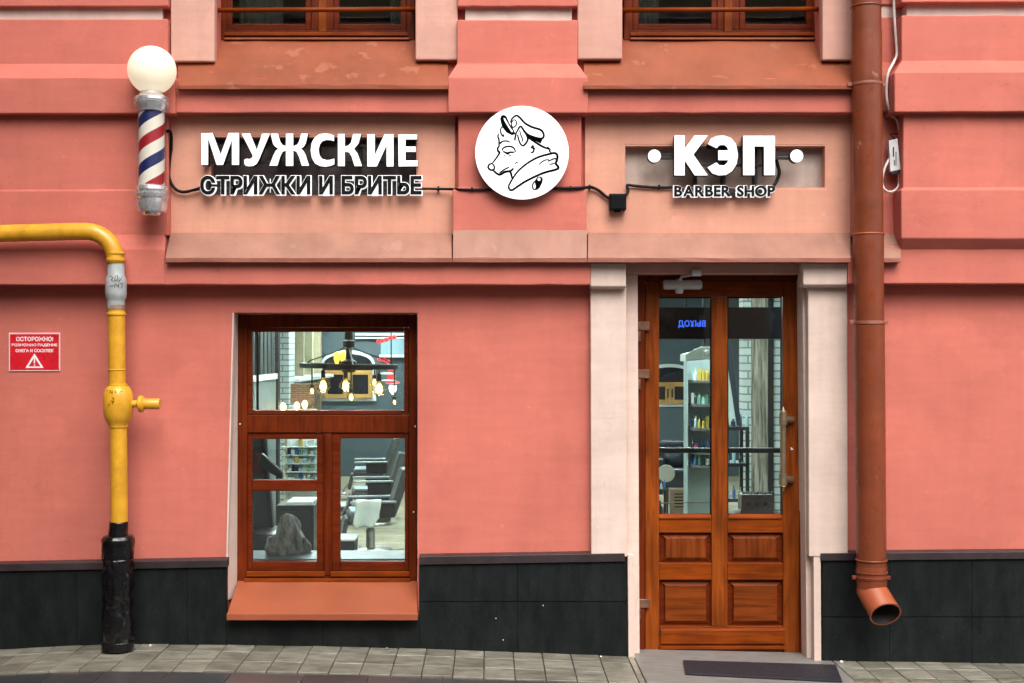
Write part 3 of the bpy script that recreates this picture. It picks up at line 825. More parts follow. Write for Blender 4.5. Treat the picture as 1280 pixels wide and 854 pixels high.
# ---- small dark letters with a lit white rim
def small_sign(t, body, px0, px1, py0, py1, y, w_front, w_back, gap, rail):
    chars = []
    pos = 0.0
    for ch in body:
        if ch == ' ': pos += 0.36; continue
        me = text_mesh(ch, w_front, 0.02); bk = text_mesh(ch, w_back, 0.02)
        xs = [v.co.x for v in me.vertices]; ys = [v.co.y for v in me.vertices]
        chars.append((me, bk, pos, min(xs), max(xs)))
        pos += (max(xs)-min(xs)) + gap
    tot = pos-gap
    sx = (X(px1,y)-X(px0,y))/tot; cap = 0.72
    sz = (Z(py0,y)-Z(py1,y))/cap
    for me, bk, p, mn, mx in chars:
        for mesh, yy, th, nm, mt, par in ((me, y, .012, 'letter', BLACKP, None), (bk, y+.016, .022, 'letter_rim', WHITEE, 'P')):
            for v in mesh.vertices:
                d = 0 if v.co.z > 0 else 1
                v.co = (X(px0,y)+(p+v.co.x-mn)*sx, yy+d*th, Z(py1,y)+v.co.y*sz)
            mesh.name = nm; mesh.materials.clear(); mesh.materials.append(mt)
            o = bpy.data.objects.new(nm, mesh); COL.objects.link(o)
            if par is None: first = t.add(o)
            else: t.add(o, first)
    r = MB()
    for py in rail: r.box(X(px0+4,y), X(px1-4,y), y+.05, y+.065, Z(py+2,y), Z(py-2,y))
    for i in range(4):
        px = px0+8+(px1-px0-16)*i/3
        r.box(X(px,y)-.007, X(px,y)+.007, y+.03, -.028, Z(rail[-1]+2,y), Z(rail[0]-2,y))
    t.mb(r, 'mounting_rail', DARKM)
s3 = Thing('shop_sign', 'small dark letters with white rims reading СТРИЖКИ И БРИТЬЕ', 'sign', P(388, 244, -.03))
small_sign(s3, 'СТРИЖКИ И БРИТЬЕ', 250, 527, 221, 242, -.105, 0.034, 0.070, 0.045, (227, 231, 237))
s4 = Thing('shop_sign', 'small dark letters with white rims reading BARBER SHOP', 'sign', P(905, 247, -.03))
small_sign(s4, 'BARBER SHOP', 843, 969, 232, 245, -.105, 0.030, 0.076, 0.055, (236, 240, 243))

# ---- round logo sign
s5 = Thing('logo_sign', 'round white light box with a dog in a captain cap drawn on it', 'sign', P(653, 250, -.11))
yD = -.185; rD = S(58.5, yD)
cD = P(652.5, 191, yD)
disc = s5.mb(MB().lathe([(rD*.985, .006), (rD*.985, .07)], cD, 64, 'y'), 'drum', pmat('dark_red_drum', (0.10, 0.03, 0.025), 0.5), angle=40)
s5.mb(MB().lathe([(rD*.99, 0), (rD, .002), (rD, .0058)], cD, 64, 'y'), 'face', WHITEE, parent=disc)
def D(a, b): return Vector((X(580+a/6.1, yD), Z(120+b/6.1, yD)))
K = S(1/6.1, yD)
ink = MB(); yi = yD-.0012
def ln(pts, w): ribbon(ink, [D(a, b) for a, b in pts], (w*1.7+4.0)*K, yi)
ln([(355,205),(368,172),(400,150),(428,168),(465,208),(520,238),(582,258),(606,288),(604,318),(580,325),(528,312),(482,290),(448,250)], 8)
ln([(380,180),(362,210),(372,240),(396,225),(398,195),(382,180)], 4)
ln([(388,342),(394,296),(408,264),(432,232),(458,268),(480,302),(486,334),(470,364),(450,380),(432,368),(418,336),(408,296)], 7)
ln([(424,262),(434,300),(446,330),(440,352)], 4)
ln([(385,335),(392,310),(396,288)], 6)
ln([(296,228),(280,255),(284,290),(302,310),(300,292)], 5)
ln([(268,290),(258,306),(266,330),(270,360),(290,355)], 6)
ln([(270,360),(300,345),(332,345),(350,354)], 5)
ln([(264,362),(268,380),(256,402),(262,425),(272,432),(252,466),(216,514)], 7)
ln([(216,514),(192,524),(184,545),(200,563),(224,564),(232,542),(218,518)], 7)
ln([(222,566),(250,592),(276,600),(312,580),(354,572),(378,552)], 9)
ln([(270,588),(310,560),(346,544)], 5)
ln([(345,572),(358,590),(366,628)], 8)
ln([(296,420),(296,402),(320,388),(356,386),(384,402),(392,430)], 6)
ln([(298,424),(330,436),(352,430),(384,430)], 7)
ln([(318,440),(346,444)], 5)
ln([(508,402),(526,380),(528,404),(544,396)], 6)
ln([(508,436),(530,424),(532,402)], 6)
ln([(490,318),(560,364),(602,388),(648,406)], 8)
ln([(634,388),(656,408),(650,420),(666,430)], 5)
ln([(370,632),(410,576),(480,516),(560,470),(640,446),(692,436),(712,456),(708,492),(700,516),(720,546),(700,562),(600,590),(480,646),(410,690),(362,720),(340,696),(354,660),(372,628)], 9)
ln([(570,524),(612,492),(650,486)], 4); ln([(640,500),(690,478),(704,490)], 5); ln([(650,524),(690,514)], 4)
ln([(545,648),(526,670),(526,706),(545,718)], 5)
ln([(388,520),(400,508),(414,506)], 3); ln([(300,462),(312,452)], 3); ln([(340,462),(358,450)], 3)
s5.mb(ink, 'logo_line', INK, parent=disc)
fill = MB()
def fl(pts, y=yi): s5.mb(MB().poly([tuple(D(a, b)) for a, b in pts], y-.0006, y+.0006), 'logo_fill', INK, parent=disc)
fl([(276,172),(284,150),(304,144),(324,156),(347,210),(372,246),(394,290),(366,300),(324,280),(292,238),(280,200)])
fl([(468,288),(510,312),(560,322),(600,330),(585,364),(556,350),(520,332),(482,312)])
fl([(545,636),(560,618),(585,614),(602,630),(598,660),(578,700),(556,718),(538,716),(548,690),(540,660)])

wf = MB()
wf.poly([tuple(D(a, b)) for a, b in ((302,168),(313,172),(350,238),(374,272),(363,277),(330,226),(308,190))], yi-.0016, yi-.0008)
wf.poly([tuple(D(572+11*math.cos(a*.5236), 636+13*math.sin(a*.5236))) for a in range(12)], yi-.0016, yi-.0008)
s5.mb(wf, 'logo_highlight', WHITEE, parent=disc)

# ---- cables of the signs
def cable(name, label, pts, r, mat, clips=()):
    t = Thing(name, label, 'cable', pts[0])
    sm = []
    n = len(pts); pts = [Vector(p) for p in pts]
    for i in range(n-1):
        p0, p1, p2, p3 = pts[max(i-1,0)], pts[i], pts[i+1], pts[min(i+2,n-1)]
        for k in range(6):
            u = k/6; sm.append(0.5*((2*p1)+(p2-p0)*u+(2*p0-5*p1+4*p2-p3)*u*u+(3*p1-p0-3*p2+p3)*u*u*u))
    sm.append(pts[-1])
    t.mb(MB().tube(sm, r, 8), 'sheath', mat, smooth=True)
    for c in clips:
        c = Vector(c)
        t.mb(MB().box(c.x-.006, c.x+.006, c.y-.012, c.y+.03, c.z-.014, c.z+.014), 'clip', mat, 0.002)
    return t
cable('cable', 'black cable curling from the barber pole to the small letters', [P(208,164,-.10), P(213,165,-.10), P(214,180,-.07), P(212,200,-.06), P(211,220,-.06), P(217,234,-.06), P(228,240,-.06), P(245,237,-.06), P(254,233,-.06)], .010, BLACKP, [P(213.5,184,-.06)])
cable('cable', 'dark cable running from the small letters to the round logo sign', [P(524,236,-.06), P(560,236.5,-.07), P(575,237,-.12), P(612,237,-.13), P(640,236,-.13)], .008, BLACKP, [P(548,236,-.05), P(590,237,-.125)])
cable('cable', 'dark cable sagging from the round logo sign to the black box', [P(680,235,-.13), P(700,235.5,-.13), P(728,235,-.12), P(738,234,-.06), P(748,238,-.05), P(758,246,-.05), P(768,250,-.06)], .010, BLACKP, [P(713,235.5,-.125), P(737,234,-.06)])
cable('cable', 'dark cable leading from the black box to the door lettering', [P(780,246,-.06), P(785,240,-.05), P(784,232,-.045), P(790,232,-.045), P(812,234,-.045), P(830,234.5,-.045), P(850,234,-.05)], .009, BLACKP, [P(824,234,-.045)])
cable('cable', 'short black cable hanging beside the last white letter above the door', [P(969,196,-.06), P(972,206,-.05), P(974,216,-.05), P(971,226,-.05), P(966,234,-.06)], .011, BLACKP)
jb = Thing('junction_box', 'small black square junction box beside the round logo sign', 'box', P(772.5, 262, -.03))
jb.mb(MB().pbox(762, 242, 783, 262.5, -.10, .065), 'housing', BLACKP, 0.003)
jb.mb(MB().pbox(763.5, 243.5, 781.5, 261, -.106, .005), 'cover', BLACKP, 0.002)
jb.mb(MB().pbox(768, 262.5, 776, 265, -.08, .03), 'gland', BLACKP, 0.002)

# ---- barber pole
def barber_pole():
    y = -.27
    c = X(189.5, y); zb = Z(272, y)
    t = Thing('barber_pole', 'chrome barber pole with red white and blue spiral and glowing globe', 'barber pole', (c, y, zb))
    u = lambda px: S(px, y)
    zz = lambda py: Z(py, y)
    globe = MB(); rg = u(30); n = 32
    prof = [(max(.0005, rg*math.sin(math.pi*i/n)), -rg*math.cos(math.pi*i/n)) for i in range(3, n+1)]
    globe.lathe([(rg*math.sin(math.pi*3/n), -rg*math.cos(math.pi*3/n)-.01)] + prof, (c+u(.5), y, zz(88)), 40)
    t.mb(globe, 'globe', emat('globe_glow', (1.0, 0.84, 0.60), 0.30, (0.56, 0.50, 0.40)), smooth=True)
    cap = MB().lathe([(u(15), zz(141.5)-zz(117)), (u(18.5), zz(140)-zz(117)), (u(19), zz(137)-zz(117)), (u(20.5), zz(134)-zz(117)), (u(21.5), zz(131)-zz(117)), (u(21.8), zz(129)-zz(117)), (u(20.3), zz(128)-zz(117)), (u(21.5), zz(126.5)-zz(117)), (u(21.3), zz(123)-zz(117)), (u(18.5), zz(121)-zz(117)), (u(16), zz(119.5)-zz(117)), (u(15), zz(118)-zz(117)), (u(14), zz(115)-zz(117))], (c, y, zz(117)), 32)
    t.mb(cap, 'top_cap', CHROME, angle=25)
    # striped drum
    m = bpy.data.materials.new('spiral_stripes'); m.use_nodes = True
    nd, lk = m.node_tree.nodes, m.node_tree.links
    b = nd['Principled BSDF']; b.inputs['Roughness'].default_value = .4
    tc = nd.new('ShaderNodeTexCoord'); sp = nd.new('ShaderNodeSeparateXYZ'); lk.new(tc.outputs['Object'], sp.inputs[0])
    def math_(op, a, bb):
        q = nd.new('ShaderNodeMath'); q.operation = op
        for i, v in enumerate((a, bb)):
            if v is None: continue
            if isinstance(v, (int, float)): q.inputs[i].default_value = v
            else: lk.new(v, q.inputs[i])
        return q.outputs[0]
    neg = math_('MULTIPLY', sp.outputs[1], -1.0)
    ang = math_('ARCTAN2', sp.outputs[0], neg)
    tt = math_('SUBTRACT', math_('DIVIDE', sp.outputs[2], u(60)), math_('DIVIDE', ang, 2*math.pi))
    fr = math_('FRACT', math_('ADD', tt, 10.887), None)
    cr = nd.new('ShaderNodeValToRGB'); cr.color_ramp.interpolation = 'CONSTANT'
    els = cr.color_ramp.elements
    els[0].position = 0; els[0].color = (0.31, 0.008, 0.014, 1)
    els[1].position = .24; els[1].color = (.70, .66, .56, 1)
    e = els.new(.5); e.color = (.008, .016, .09, 1)
    e = els.new(.74); e.color = (.70, .66, .56, 1)
    lk.new(fr, cr.inputs[0]); lk.new(cr.outputs[0], b.inputs['Base Color'])
    dr = MB().lathe([(u(15.8), zz(238)-zz(190)), (u(15.8), zz(140)-zz(190))], (0, 0, 0), 40)
    o = dr.build('striped_drum', m); smooth_by_angle(o, 40)
    o.location = (c, y, zz(190)); t.add(o)
    t.mb(MB().lathe([(u(18.2), 0), (u(18.2), zz(139)-zz(240))], (c, y, zz(240)), 40), 'glass_tube', glass('tube_glass', (0.985, 0.985, 0.99), 1.3, amount=0.35), angle=40)
    base = MB().lathe([(u(8), zz(270)-zz(232)), (u(10), zz(269)-zz(232)), (u(11), zz(266)-zz(232)), (u(17), zz(265)-zz(232)), (u(19), zz(259)-zz(232)), (u(19), zz(249)-zz(232)), (u(21), zz(247)-zz(232)), (u(21.5), zz(243)-zz(232)), (u(18.5), zz(241)-zz(232)), (u(20.5), zz(238)-zz(232)), (u(20), zz(234)-zz(232)), (u(17), 0)], (c, y, zz(232)), 32)
    t.mb(base, 'base_cap', CHROME, angle=25)
    br = MB()
    for py in (128, 254): br.box(c-.03, c+.03, y+.05, -.10, zz(py)-.025, zz(py)+.025)
    br.box(c-.035, c+.035, -.112, -.098, zz(262), zz(120))
    t.mb(br, 'wall_bracket', STEEL, 0.003)
barber_pole()

# ---- yellow gas pipe
def gas_pipe():
    y = -.235
    t = Thing('gas_pipe', 'yellow gas pipe with ball valve and black wrapped foot on the left', 'pipe', (X(148,y), y, ground_z(X(148,y))))
    r = S(10.8, y)
    pts = [P(-420, 296, y), P(0, 292, y), P(96, 289.5, y), P(108, 289.5, y)]
    cx, cy_, rad = 108, 326, 36.5
    for i in range(1, 10):
        a = R(90-10*i); pts.append(P(cx+rad*math.cos(a), cy_-rad*math.sin(a), y))
    pts.append(P(144.6, 330, y))
    t.mb(MB().tube(pts, r, 24), 'pipe_run', YELLOW, smooth=True)
    def ring(py0, py1, k, nm, mt, px=145.5):
        o = MB().lathe([(S(k*.94,y), 0), (S(k,y), .003), (S(k,y), S(py1-py0,y)-.003), (S(k*.94,y), S(py1-py0,y))], (X(px,y), y, Z(py1,y)), 24)
        return t.mb(o, nm, mt, angle=35)
    ring(315, 318.5, 11.9, 'weld_ring', YELLOW, 144.7); ring(323, 327, 11.9, 'weld_ring', YELLOW, 144.7)
    cp = MB().lathe([(S(10.6,y), 0), (S(10.8,y), S(9,y)), (S(11.0,y), S(11,y)), (S(12.6,y), S(14,y)), (S(13.2,y), S(20,y)), (S(13.0,y), S(33,y)), (S(12.0,y), S(39,y)), (S(10.4,y), S(42,y)), (S(10.3,y), S(58,y))], (X(145,y), y, Z(386,y)), 28)
    cpo = t.mb(cp, 'insulating_coupling', GASGREY, angle=40)
    sc = MB(); yt = y-S(13.3,y)-.001
    def q(a, b): return Vector((X(130+a, yt), Z(300+b, yt)))
    for s in ([(7,47),(9,45),(11,48),(9,50),(12,52)], [(13,52),(14,46),(17,45),(16,51),(14,50)], [(19,46),(19,52),(23,45)], [(7,58),(12,57)], [(13,60),(14,55),(17,58),(18,55),(18,60)], [(20,55),(23,55),(22,60)]):
        ribbon(sc, [q(a, b) for a, b in s], .0032, yt)
    t.mb(sc, 'marker_scribble', INK, parent=cpo)
    ring(381, 388.5, 10.9, 'rusty_band', RUST)
    t.mb(MB().tube([P(145.6, 388, y), P(146.6, 486, y)], r*.98, 24), 'pipe_run', YELLOW, angle=40)
    ring(391, 394.5, 11.9, 'weld_ring', YELLOW); ring(461.5, 463.5, 11.4, 'weld_ring', YELLOW, 146.3)
    v = [(10.8, 534), (12.2, 532), (12.2, 530), (14.5, 527), (17.2, 520), (18.4, 511), (18.6, 502), (18.4, 494), (16.5, 488), (13.5, 483.5), (12, 482.5), (12, 480.5), (10.8, 480)]
    vb = MB().lathe([(S(a,y), Z(b,y)-Z(534,y)) for a, b in v], (X(147.5,y), y, Z(534,y)), 32)
    vbo = t.mb(vb, 'valve_body', YELLOW, angle=40)
    stm = MB().lathe([(S(4.5,y), S(10,y)), (S(4.5,y), S(24,y)), (S(6,y), S(24.5,y)), (S(7,y), S(25,y)), (S(10.5,y), S(27,y)), (S(10.5,y), S(31,y)), (S(6.8,y), S(33.5,y)), (S(6.8,y), S(51,y)), (S(6.0,y), S(52.5,y))], P(147.5, 505, y), 20, 'x')
    t.mb(stm, 'valve_stem', YELLOW, parent=vbo, angle=35)
    sc = MB(); yv = y-S(18.9,y)
    for s in ([(133,489),(135,488)], [(137,492),(138,488),(140,492),(141,488)], [(144,488),(144,491),(146,489)], [(150,490),(153,489)], [(135,507),(138,504)], [(140,506),(142,499),(140,497)], [(138,501),(143,503)]):
        ribbon(sc, [(X(a,yv), Z(b,yv)) for a, b in s], .0034, yv)
    t.mb(sc, 'marker_scribble', INK, parent=vbo)
    t.mb(MB().tube([P(148, 532, y), P(149, 656, y)], r*.98, 24), 'pipe_run', YELLOW, angle=40)
    ring(531, 534.5, 11.9, 'weld_ring', YELLOW, 148)
    # wrapped foot
    def crinkle(py0, py1, rr, amp, nz_, nm, seedo, px0=148.5, px1=147):
        m = MB(); n = 48; k = nz_
        for i in range(k+1):
            f = i/k; py = py0+(py1-py0)*f; cc = P(px0+(px1-px0)*f, py, y)
            base = rr(f)
            for j in range(n):
                a = 2*math.pi*j/n
                p = Vector((math.cos(a)*1.3, math.sin(a)*1.3, py*.034+seedo))
                d = noise.noise(p)*amp + noise.noise(p*2.6)*amp*.6 + abs(noise.noise(p*1.9+Vector((3,1,7))))*amp*1.6
                q_ = base + d
                m.v.append((cc.x+q_*math.cos(a), cc.y+q_*math.sin(a), cc.z))
        for i in range(k):
            for j in range(n):
                m.f.append((i*n+j, i*n+(j+1)%n, (i+1)*n+(j+1)%n, (i+1)*n+j))
        m.f.append(tuple(range(n))); m.f.append(tuple((k*n)+j for j in reversed(range(n))))
        return t.mb(m, nm, WRAP, smooth=True)
    crinkle(652, 673, lambda f: S(11.6,y), .003, 10, 'tape_collar', 0)
    crinkle(670, 700, lambda f: S(17.5 if f < .1 else 19.5 if f < .95 else 18.5, y), .007, 20, 'black_wrap', 5)
    crinkle(698, 806, lambda f: S(18+.6*math.sin(f*9), y), .010, 60, 'black_wrap', 11)
    crinkle(801, 812, lambda f: S(19.2,y), .005, 8, 'black_wrap', 21)
gas_pipe()

# ---- warning sign
def warning_sign():
    y = -.008
    t = Thing('warning_sign', 'small red rectangular warning sign with white triangle on the left wall', 'sign', P(43, 463, 0))
    t.mb(MB().pbox(11, 416, 75, 464, y, .008), 'plate', PINKP, 0.001)
    pl = t.mb(MB().pbox(12.5, 417.8, 73.5, 462.5, y-.0016, .0016), 'red_face', REDS)
    yy = y-.0022
    for body, a, b, p0, p1, w in (('ОСТОРОЖНО!', 20, 66.5, 421, 426.6, .03), ('ВОЗМОЖНО ПАДЕНИЕ', 14.8, 71.6, 429.5, 433.6, .03), ('СНЕГА И СОСУЛЕК', 19.5, 67, 436.3, 440.4, .03)):
        o = fit_mesh(text_mesh(body, w), X(a,yy), X(b,yy), Z(p1,yy), Z(p0,yy), yy, 'lettering', WHITEP)
        t.add(o, pl)
    tr = MB()
    def tri(pts, inner):
        o = [(X(a,yy), Z(b,yy)) for a, b in pts]; i = [(X(a,yy), Z(b,yy)) for a, b in inner]
        for k in range(3):
            j = (k+1) % 3
            b0 = len(tr.v); tr.v += [(o[k][0],yy,o[k][1]),(o[j][0],yy,o[j][1]),(i[j][0],yy,i[j][1]),(i[k][0],yy,i[k][1])]; tr.f.append((b0,b0+1,b0+2,b0+3))
    tri([(43,442),(54.5,460),(31.8,460)], [(43,446.5),(50.6,458.2),(35.6,458.2)])
    for a, b, c, d in ((42.2, 447.5, 43.9, 454.5), (42.2, 455.6, 43.9, 457.6)):
        b0 = len(tr.v); tr.v += [(X(a,yy),yy,Z(d,yy)),(X(c,yy),yy,Z(d,yy)),(X(c,yy),yy,Z(b,yy)),(X(a,yy),yy,Z(b,yy))]; tr.f.append((b0,b0+1,b0+2,b0+3))
    t.mb(tr, 'warning_triangle', WHITEP, parent=pl)
    for a, b in ((14.5, 419.5), (73, 419.5), (14.5, 461), (73, 461)):
        t.mb(MB().lathe([(.006, -.004), (.004, -.006), (.0008, -.0065)], (X(a,y), y, Z(b,y)), 10, 'y'), 'screw', REDS)
warning_sign()

# ---- downpipe
def downpipe():
    y = -.20
    t = Thing('downpipe', 'brown metal rain downpipe with a cut spout right of the door', 'downpipe', P(1098, 780, y))
    r = S(18.6, y)
    cen = lambda py: 1082.5 + (py-0)/735*7.0
    joints = [(-260, -80), (-80, 40), (40, 293), (293, 405), (405, 708), (708, 738)]
    for a, b in joints:
        p = [P(cen(a), a, y), P(cen(b), b, y)]
        sec = t.mb(MB().tube([p[0], p[0].lerp(p[1], .01), p[0].lerp(p[1], .5), p[1]], r, 32, rs=[r*1.015, r*1.02, r, r*.985]), 'pipe_section', BROWNP, angle=40)
    for py, k in ((9, 1.03), (105, 1.02), (293, 1.04), (405, 1.03), (700, 1.04), (715, 1.05), (721, 1.05)):
        t.mb(MB().lathe([(r*.98, -.006), (r*k+.001, -.004), (r*k+.002, 0), (r*k+.001, .004), (r*.98, .006)], P(cen(py), py, y), 32), 'seam_ring', BROWNP if py != 293 else BROWNO, angle=60)
    for py, w in ((106, 1), (403, 1), (722, 1)):
        c = P(cen(py), py, y)
        cl = MB()
        cl.lathe([(r+.001, -.008), (r+.004, -.008), (r+.004, .008), (r+.001, .008)], c, 32)
        cl.box(c.x-r-.028, c.x-r+.004, c.y-.01, c.y+.01, c.z-.010, c.z+.012); cl.box(c.x+r-.004, c.x+r+.022, c.y-.01, c.y+.01, c.z-.012, c.z+.010)
        cl.box(c.x-.01, c.x+.01, c.y+r-.003, -.05, c.z-.008, c.z+.008)
        t.mb(cl, 'clamp', BROWNP if py == 722 else FLASH2, 0.0015)
    # spout: open hollow elbow, tipped forward and a little to the right
    a = P(cen(738), 736, y); d = Vector((.050, -.13, -.130)).normalized(); nv = Vector((.10, -.80, -.60)).normalized()
    n = 40; b0 = a+Vector((.001, -.002, -.012)); cut = b0+d*.175
    up = d.cross(Vector((0, 0, 1))).normalized(); w = d.cross(up)
    def ringpts(c, ax, k):
        u_ = ax.cross(Vector((0, 1, 0))).normalized(); v_ = ax.cross(u_)
        return [c+u_*math.cos(2*math.pi*j/n)*r*k+v_*math.sin(2*math.pi*j/n)*r*k for j in range(n)]
    def cutpts(k):
        pts = []
        for p in ringpts(cut, d, k):
            pts.append(p + d*((cut-p).dot(nv)/d.dot(nv)))
        return pts
    def skin(rings):
        m = MB()
        for rg in rings: m.v += [tuple(p) for p in rg]
        for i in range(len(rings)-1):
            for j in range(n): m.f.append((i*n+j, i*n+(j+1)%n, (i+1)*n+(j+1)%n, (i+1)*n+j))
        return m
    dn = Vector((0, 0, -1)); mid = (dn+d).normalized()
    sp = t.mb(skin([ringpts(a+Vector((0,0,.004)), dn, 1.0), ringpts(b0, mid, 1.02), cutpts(1.03), cutpts(.95)]), 'spout', BROWNO, angle=50)
    t.mb(skin([cutpts(.951), ringpts(cut-d*.10, d, .90), ringpts(cut-d*.13, d, .5), [cut-d*.135]*n]), 'spout_bore', pmat('shaded_dirty_bore', (0.012, 0.006, 0.005), .8), parent=sp, smooth=True)  # near-black bore: darkness inside the pipe painted into the colour, along with dirt
    t.mb(skin([[p-d*.006 for p in cutpts(1.032)], [p-d*.004 for p in cutpts(1.05)], [p+d*.001 for p in cutpts(1.05)], [p+d*.001 for p in cutpts(.95)]]), 'spout_rim', BROWNO, parent=sp, angle=60)
    # paint wear patch
    pm = MB()
    y2 = y-r*.72
    return t
downpipe()

# ---- white cable with a grey driver box by the downpipe
wc = cable('cable', 'white cable hanging down beside the brown downpipe', [P(1117,-60,-.10), P(1117.5,0,-.10), P(1118,20,-.10), P(1120,50,-.11), P(1121,68,-.12), P(1117,78,-.15), P(1110,92,-.17), P(1108,110,-.16), P(1109,128,-.16), P(1113,142,-.13), P(1121,150,-.10), P(1124,160,-.10), P(1127,169,-.11)], .0085, CABLE, [])
cable('cable', 'white cable loop under the small grey driver box', [P(1113,196,-.12), P(1106,210,-.13), P(1102.5,225,-.13), P(1105,236,-.13), P(1113,240,-.12), P(1121,236,-.11), P(1124,228,-.10), P(1123,215,-.10)], .0075, CABLE)
db = Thing('driver_box', 'small grey plastic driver box hung by the white cable', 'box', P(1117, 216, -.10))
yb = -.14
def qp(a, b, yy): return (X(a,yy), Z(b,yy))
db.mb(MB().poly([qp(1111,176,yb), qp(1122,173,yb), qp(1126,212,yb), qp(1113,215,yb)], yb, yb+.035), 'housing', GREYPL, 0.003)
db.mb(MB().poly([qp(1113,215.2,yb), qp(1126,212.2,yb), qp(1124,217,yb), qp(1115,218,yb)], yb+.004, yb+.03), 'end_plug', DARKM, 0.002)
db.mb(MB().tube([P(1119,175,yb+.01), P(1115,170,yb+.01), P(1112,168,yb+.01), P(1117,167,yb+.01), P(1122,168,yb+.01)], .004, 6), 'tie_wire', BLACKP)
pr = MB(); ypr = yb-.0008
for a, b, c, d in ((1116,184,1117.5,196),(1119.5,190,1120.5,208),(1117.5,200,1118.5,207)):
    bb = len(pr.v); pr.v += [(*qp(a,d,ypr)[:1],ypr,qp(a,d,ypr)[1]),(qp(c,d,ypr)[0],ypr,qp(c,d,ypr)[1]),(qp(c,b,ypr)[0],ypr,qp(c,b,ypr)[1]),(qp(a,b,ypr)[0],ypr,qp(a,b,ypr)[1])]; pr.f.append((bb,bb+1,bb+2,bb+3))
db.mb(pr, 'print', INK)

# ---- litter by the plinth
lt = [(1052, 831, 'crumpled white paper scrap by the doorstep corner', LITTER, .012), (751, 823, 'tiny white pebble on the paving left of the door', LITTER, .007), (484, 820, 'tiny pale stone on the paving under the window', TILE, .012), (188, 800, 'tiny upright straw by the plinth near the gas pipe', LITTER, .008)]
for px, py, lab, mt, r in lt:
    m = MB(); xx = X(px, -.1); yy = -.10
    m.lathe([(r*.5, 0), (r, r*.35), (r*.75, r*.9), (r*.25, r*1.15)], (0, 0, 0), 9)
    for i, v in enumerate(m.v): m.v[i] = tuple(Vector(v)*(1+.35*noise.noise(Vector(v)*90)))
    o = m.build('litter_scrap', mt, None); o.location = (xx, yy, ground_z(xx)+.001)
    tag(o, lab, 'litter')

# ================================================================ THE ROOM BEHIND THE GLASS
FZ = -0.35
CEIL = 2.95
RX0, RX1, RY1 = -3.05, 4.9, 14.5
IWALL = pmat('blue_grey_wall', (0.062, 0.088, 0.102), 0.7, 0.12, 1.5, 0.15, 40)
IFLOOR = wood('pale_floor_boards', (0.44, 0.39, 0.27), (0.30, 0.25, 0.17), 'x', 0.4, 0.4)
ICEIL = pmat('dark_ceiling', (0.045, 0.05, 0.055), 0.8, 0.1, 2)
IWHITE = pmat('inner_white_wall', (0.62, 0.66, 0.64), 0.8, 0.06, 2, 0.1, 30)
WBRICK = brickmat('white_brick', (0.48, 0.53, 0.51), (0.38, 0.43, 0.42), (0.16, 0.18, 0.18))
TAN = pmat('tan_wood_post', (0.40, 0.33, 0.21), 0.6, 0.15, 6)
OAK = wood('golden_oak', (0.50, 0.29, 0.10), (0.36, 0.19, 0.06), 'x', 0.5)
LEATH = pmat('dark_leather', (0.016, 0.015, 0.017), 0.34, 0.2, 8, 0.2, 40, spec=0.35)
GREYL = pmat('grey_leather', (0.060, 0.057, 0.056), 0.35, 0.15, 8, 0.2, 40)
TOWEL = pmat('white_towel', (0.60, 0.62, 0.58), 0.9, 0.1, 8, 0.5, 60)
NAVY = pmat('navy_leather', (0.011, 0.018, 0.028), 0.38, 0.2, 6, 0.2, 30)
OLDW = wood('weathered_board', (0.36, 0.33, 0.27), (0.09, 0.082, 0.07), 'z', 0.8, 0.9)
CARTON = pmat('cardboard', (0.25, 0.17, 0.10), 0.8, 0.15, 4)
FIXT = emat('fixture_glow', (0.84, 1.0, 0.97), 95.0)
BULB = emat('filament_glow', (1.0, 0.55, 0.18), 7.0)
BGLASS = glass('bulb_glass', (1.0, 0.90, 0.70), 1.4, amount=0.4)
MIRROR = pmat('mirror', (0.80, 0.86, 0.86), 0.03, 0.02, 2, metallic=1.0)
DGLASS = pmat('dark_far_glass', (0.012, 0.014, 0.020), 0.06, 0.1, 2)
SLATE = pmat('slate_front', (0.045, 0.05, 0.05), 0.6, 0.1, 3)

def struct(m, name, mat): return tag(m.build(name, mat), kind='structure')
struct(MB().box(RX0, RX1, WT+.001, RY1, FZ-.05, FZ), 'interior_floor', IFLOOR)
struct(MB().box(RX0, RX1, WT+.001, RY1, CEIL, CEIL+.1), 'interior_ceiling', ICEIL)
struct(MB().box(RX0-.1, RX0, WT+.001, RY1, FZ, CEIL), 'interior_wall_left', IWHITE)
struct(MB().box(RX1, RX1+.1, WT+.001, RY1, FZ, CEIL), 'interior_wall_right', IWALL)
struct(MB().box(RX0-.1, RX1+.1, RY1, RY1+.1, FZ, CEIL), 'interior_wall_back', IWALL)
lin = wall_mesh(RX0, RX1, FZ, CEIL, WT+.002, WT+.02, [(WIN[0]-.02, WIN[1]+.02, WIN[2], WIN[3]+.02), (DOOR[0]-.02, DOOR[1]+.02, FZ+.001, DOOR[3]+.02)])
struct(lin, 'interior_wall_front', IWHITE)
CURT = pmat('grey_curtain', (0.085, 0.088, 0.08), 0.9, 0.1, 5)
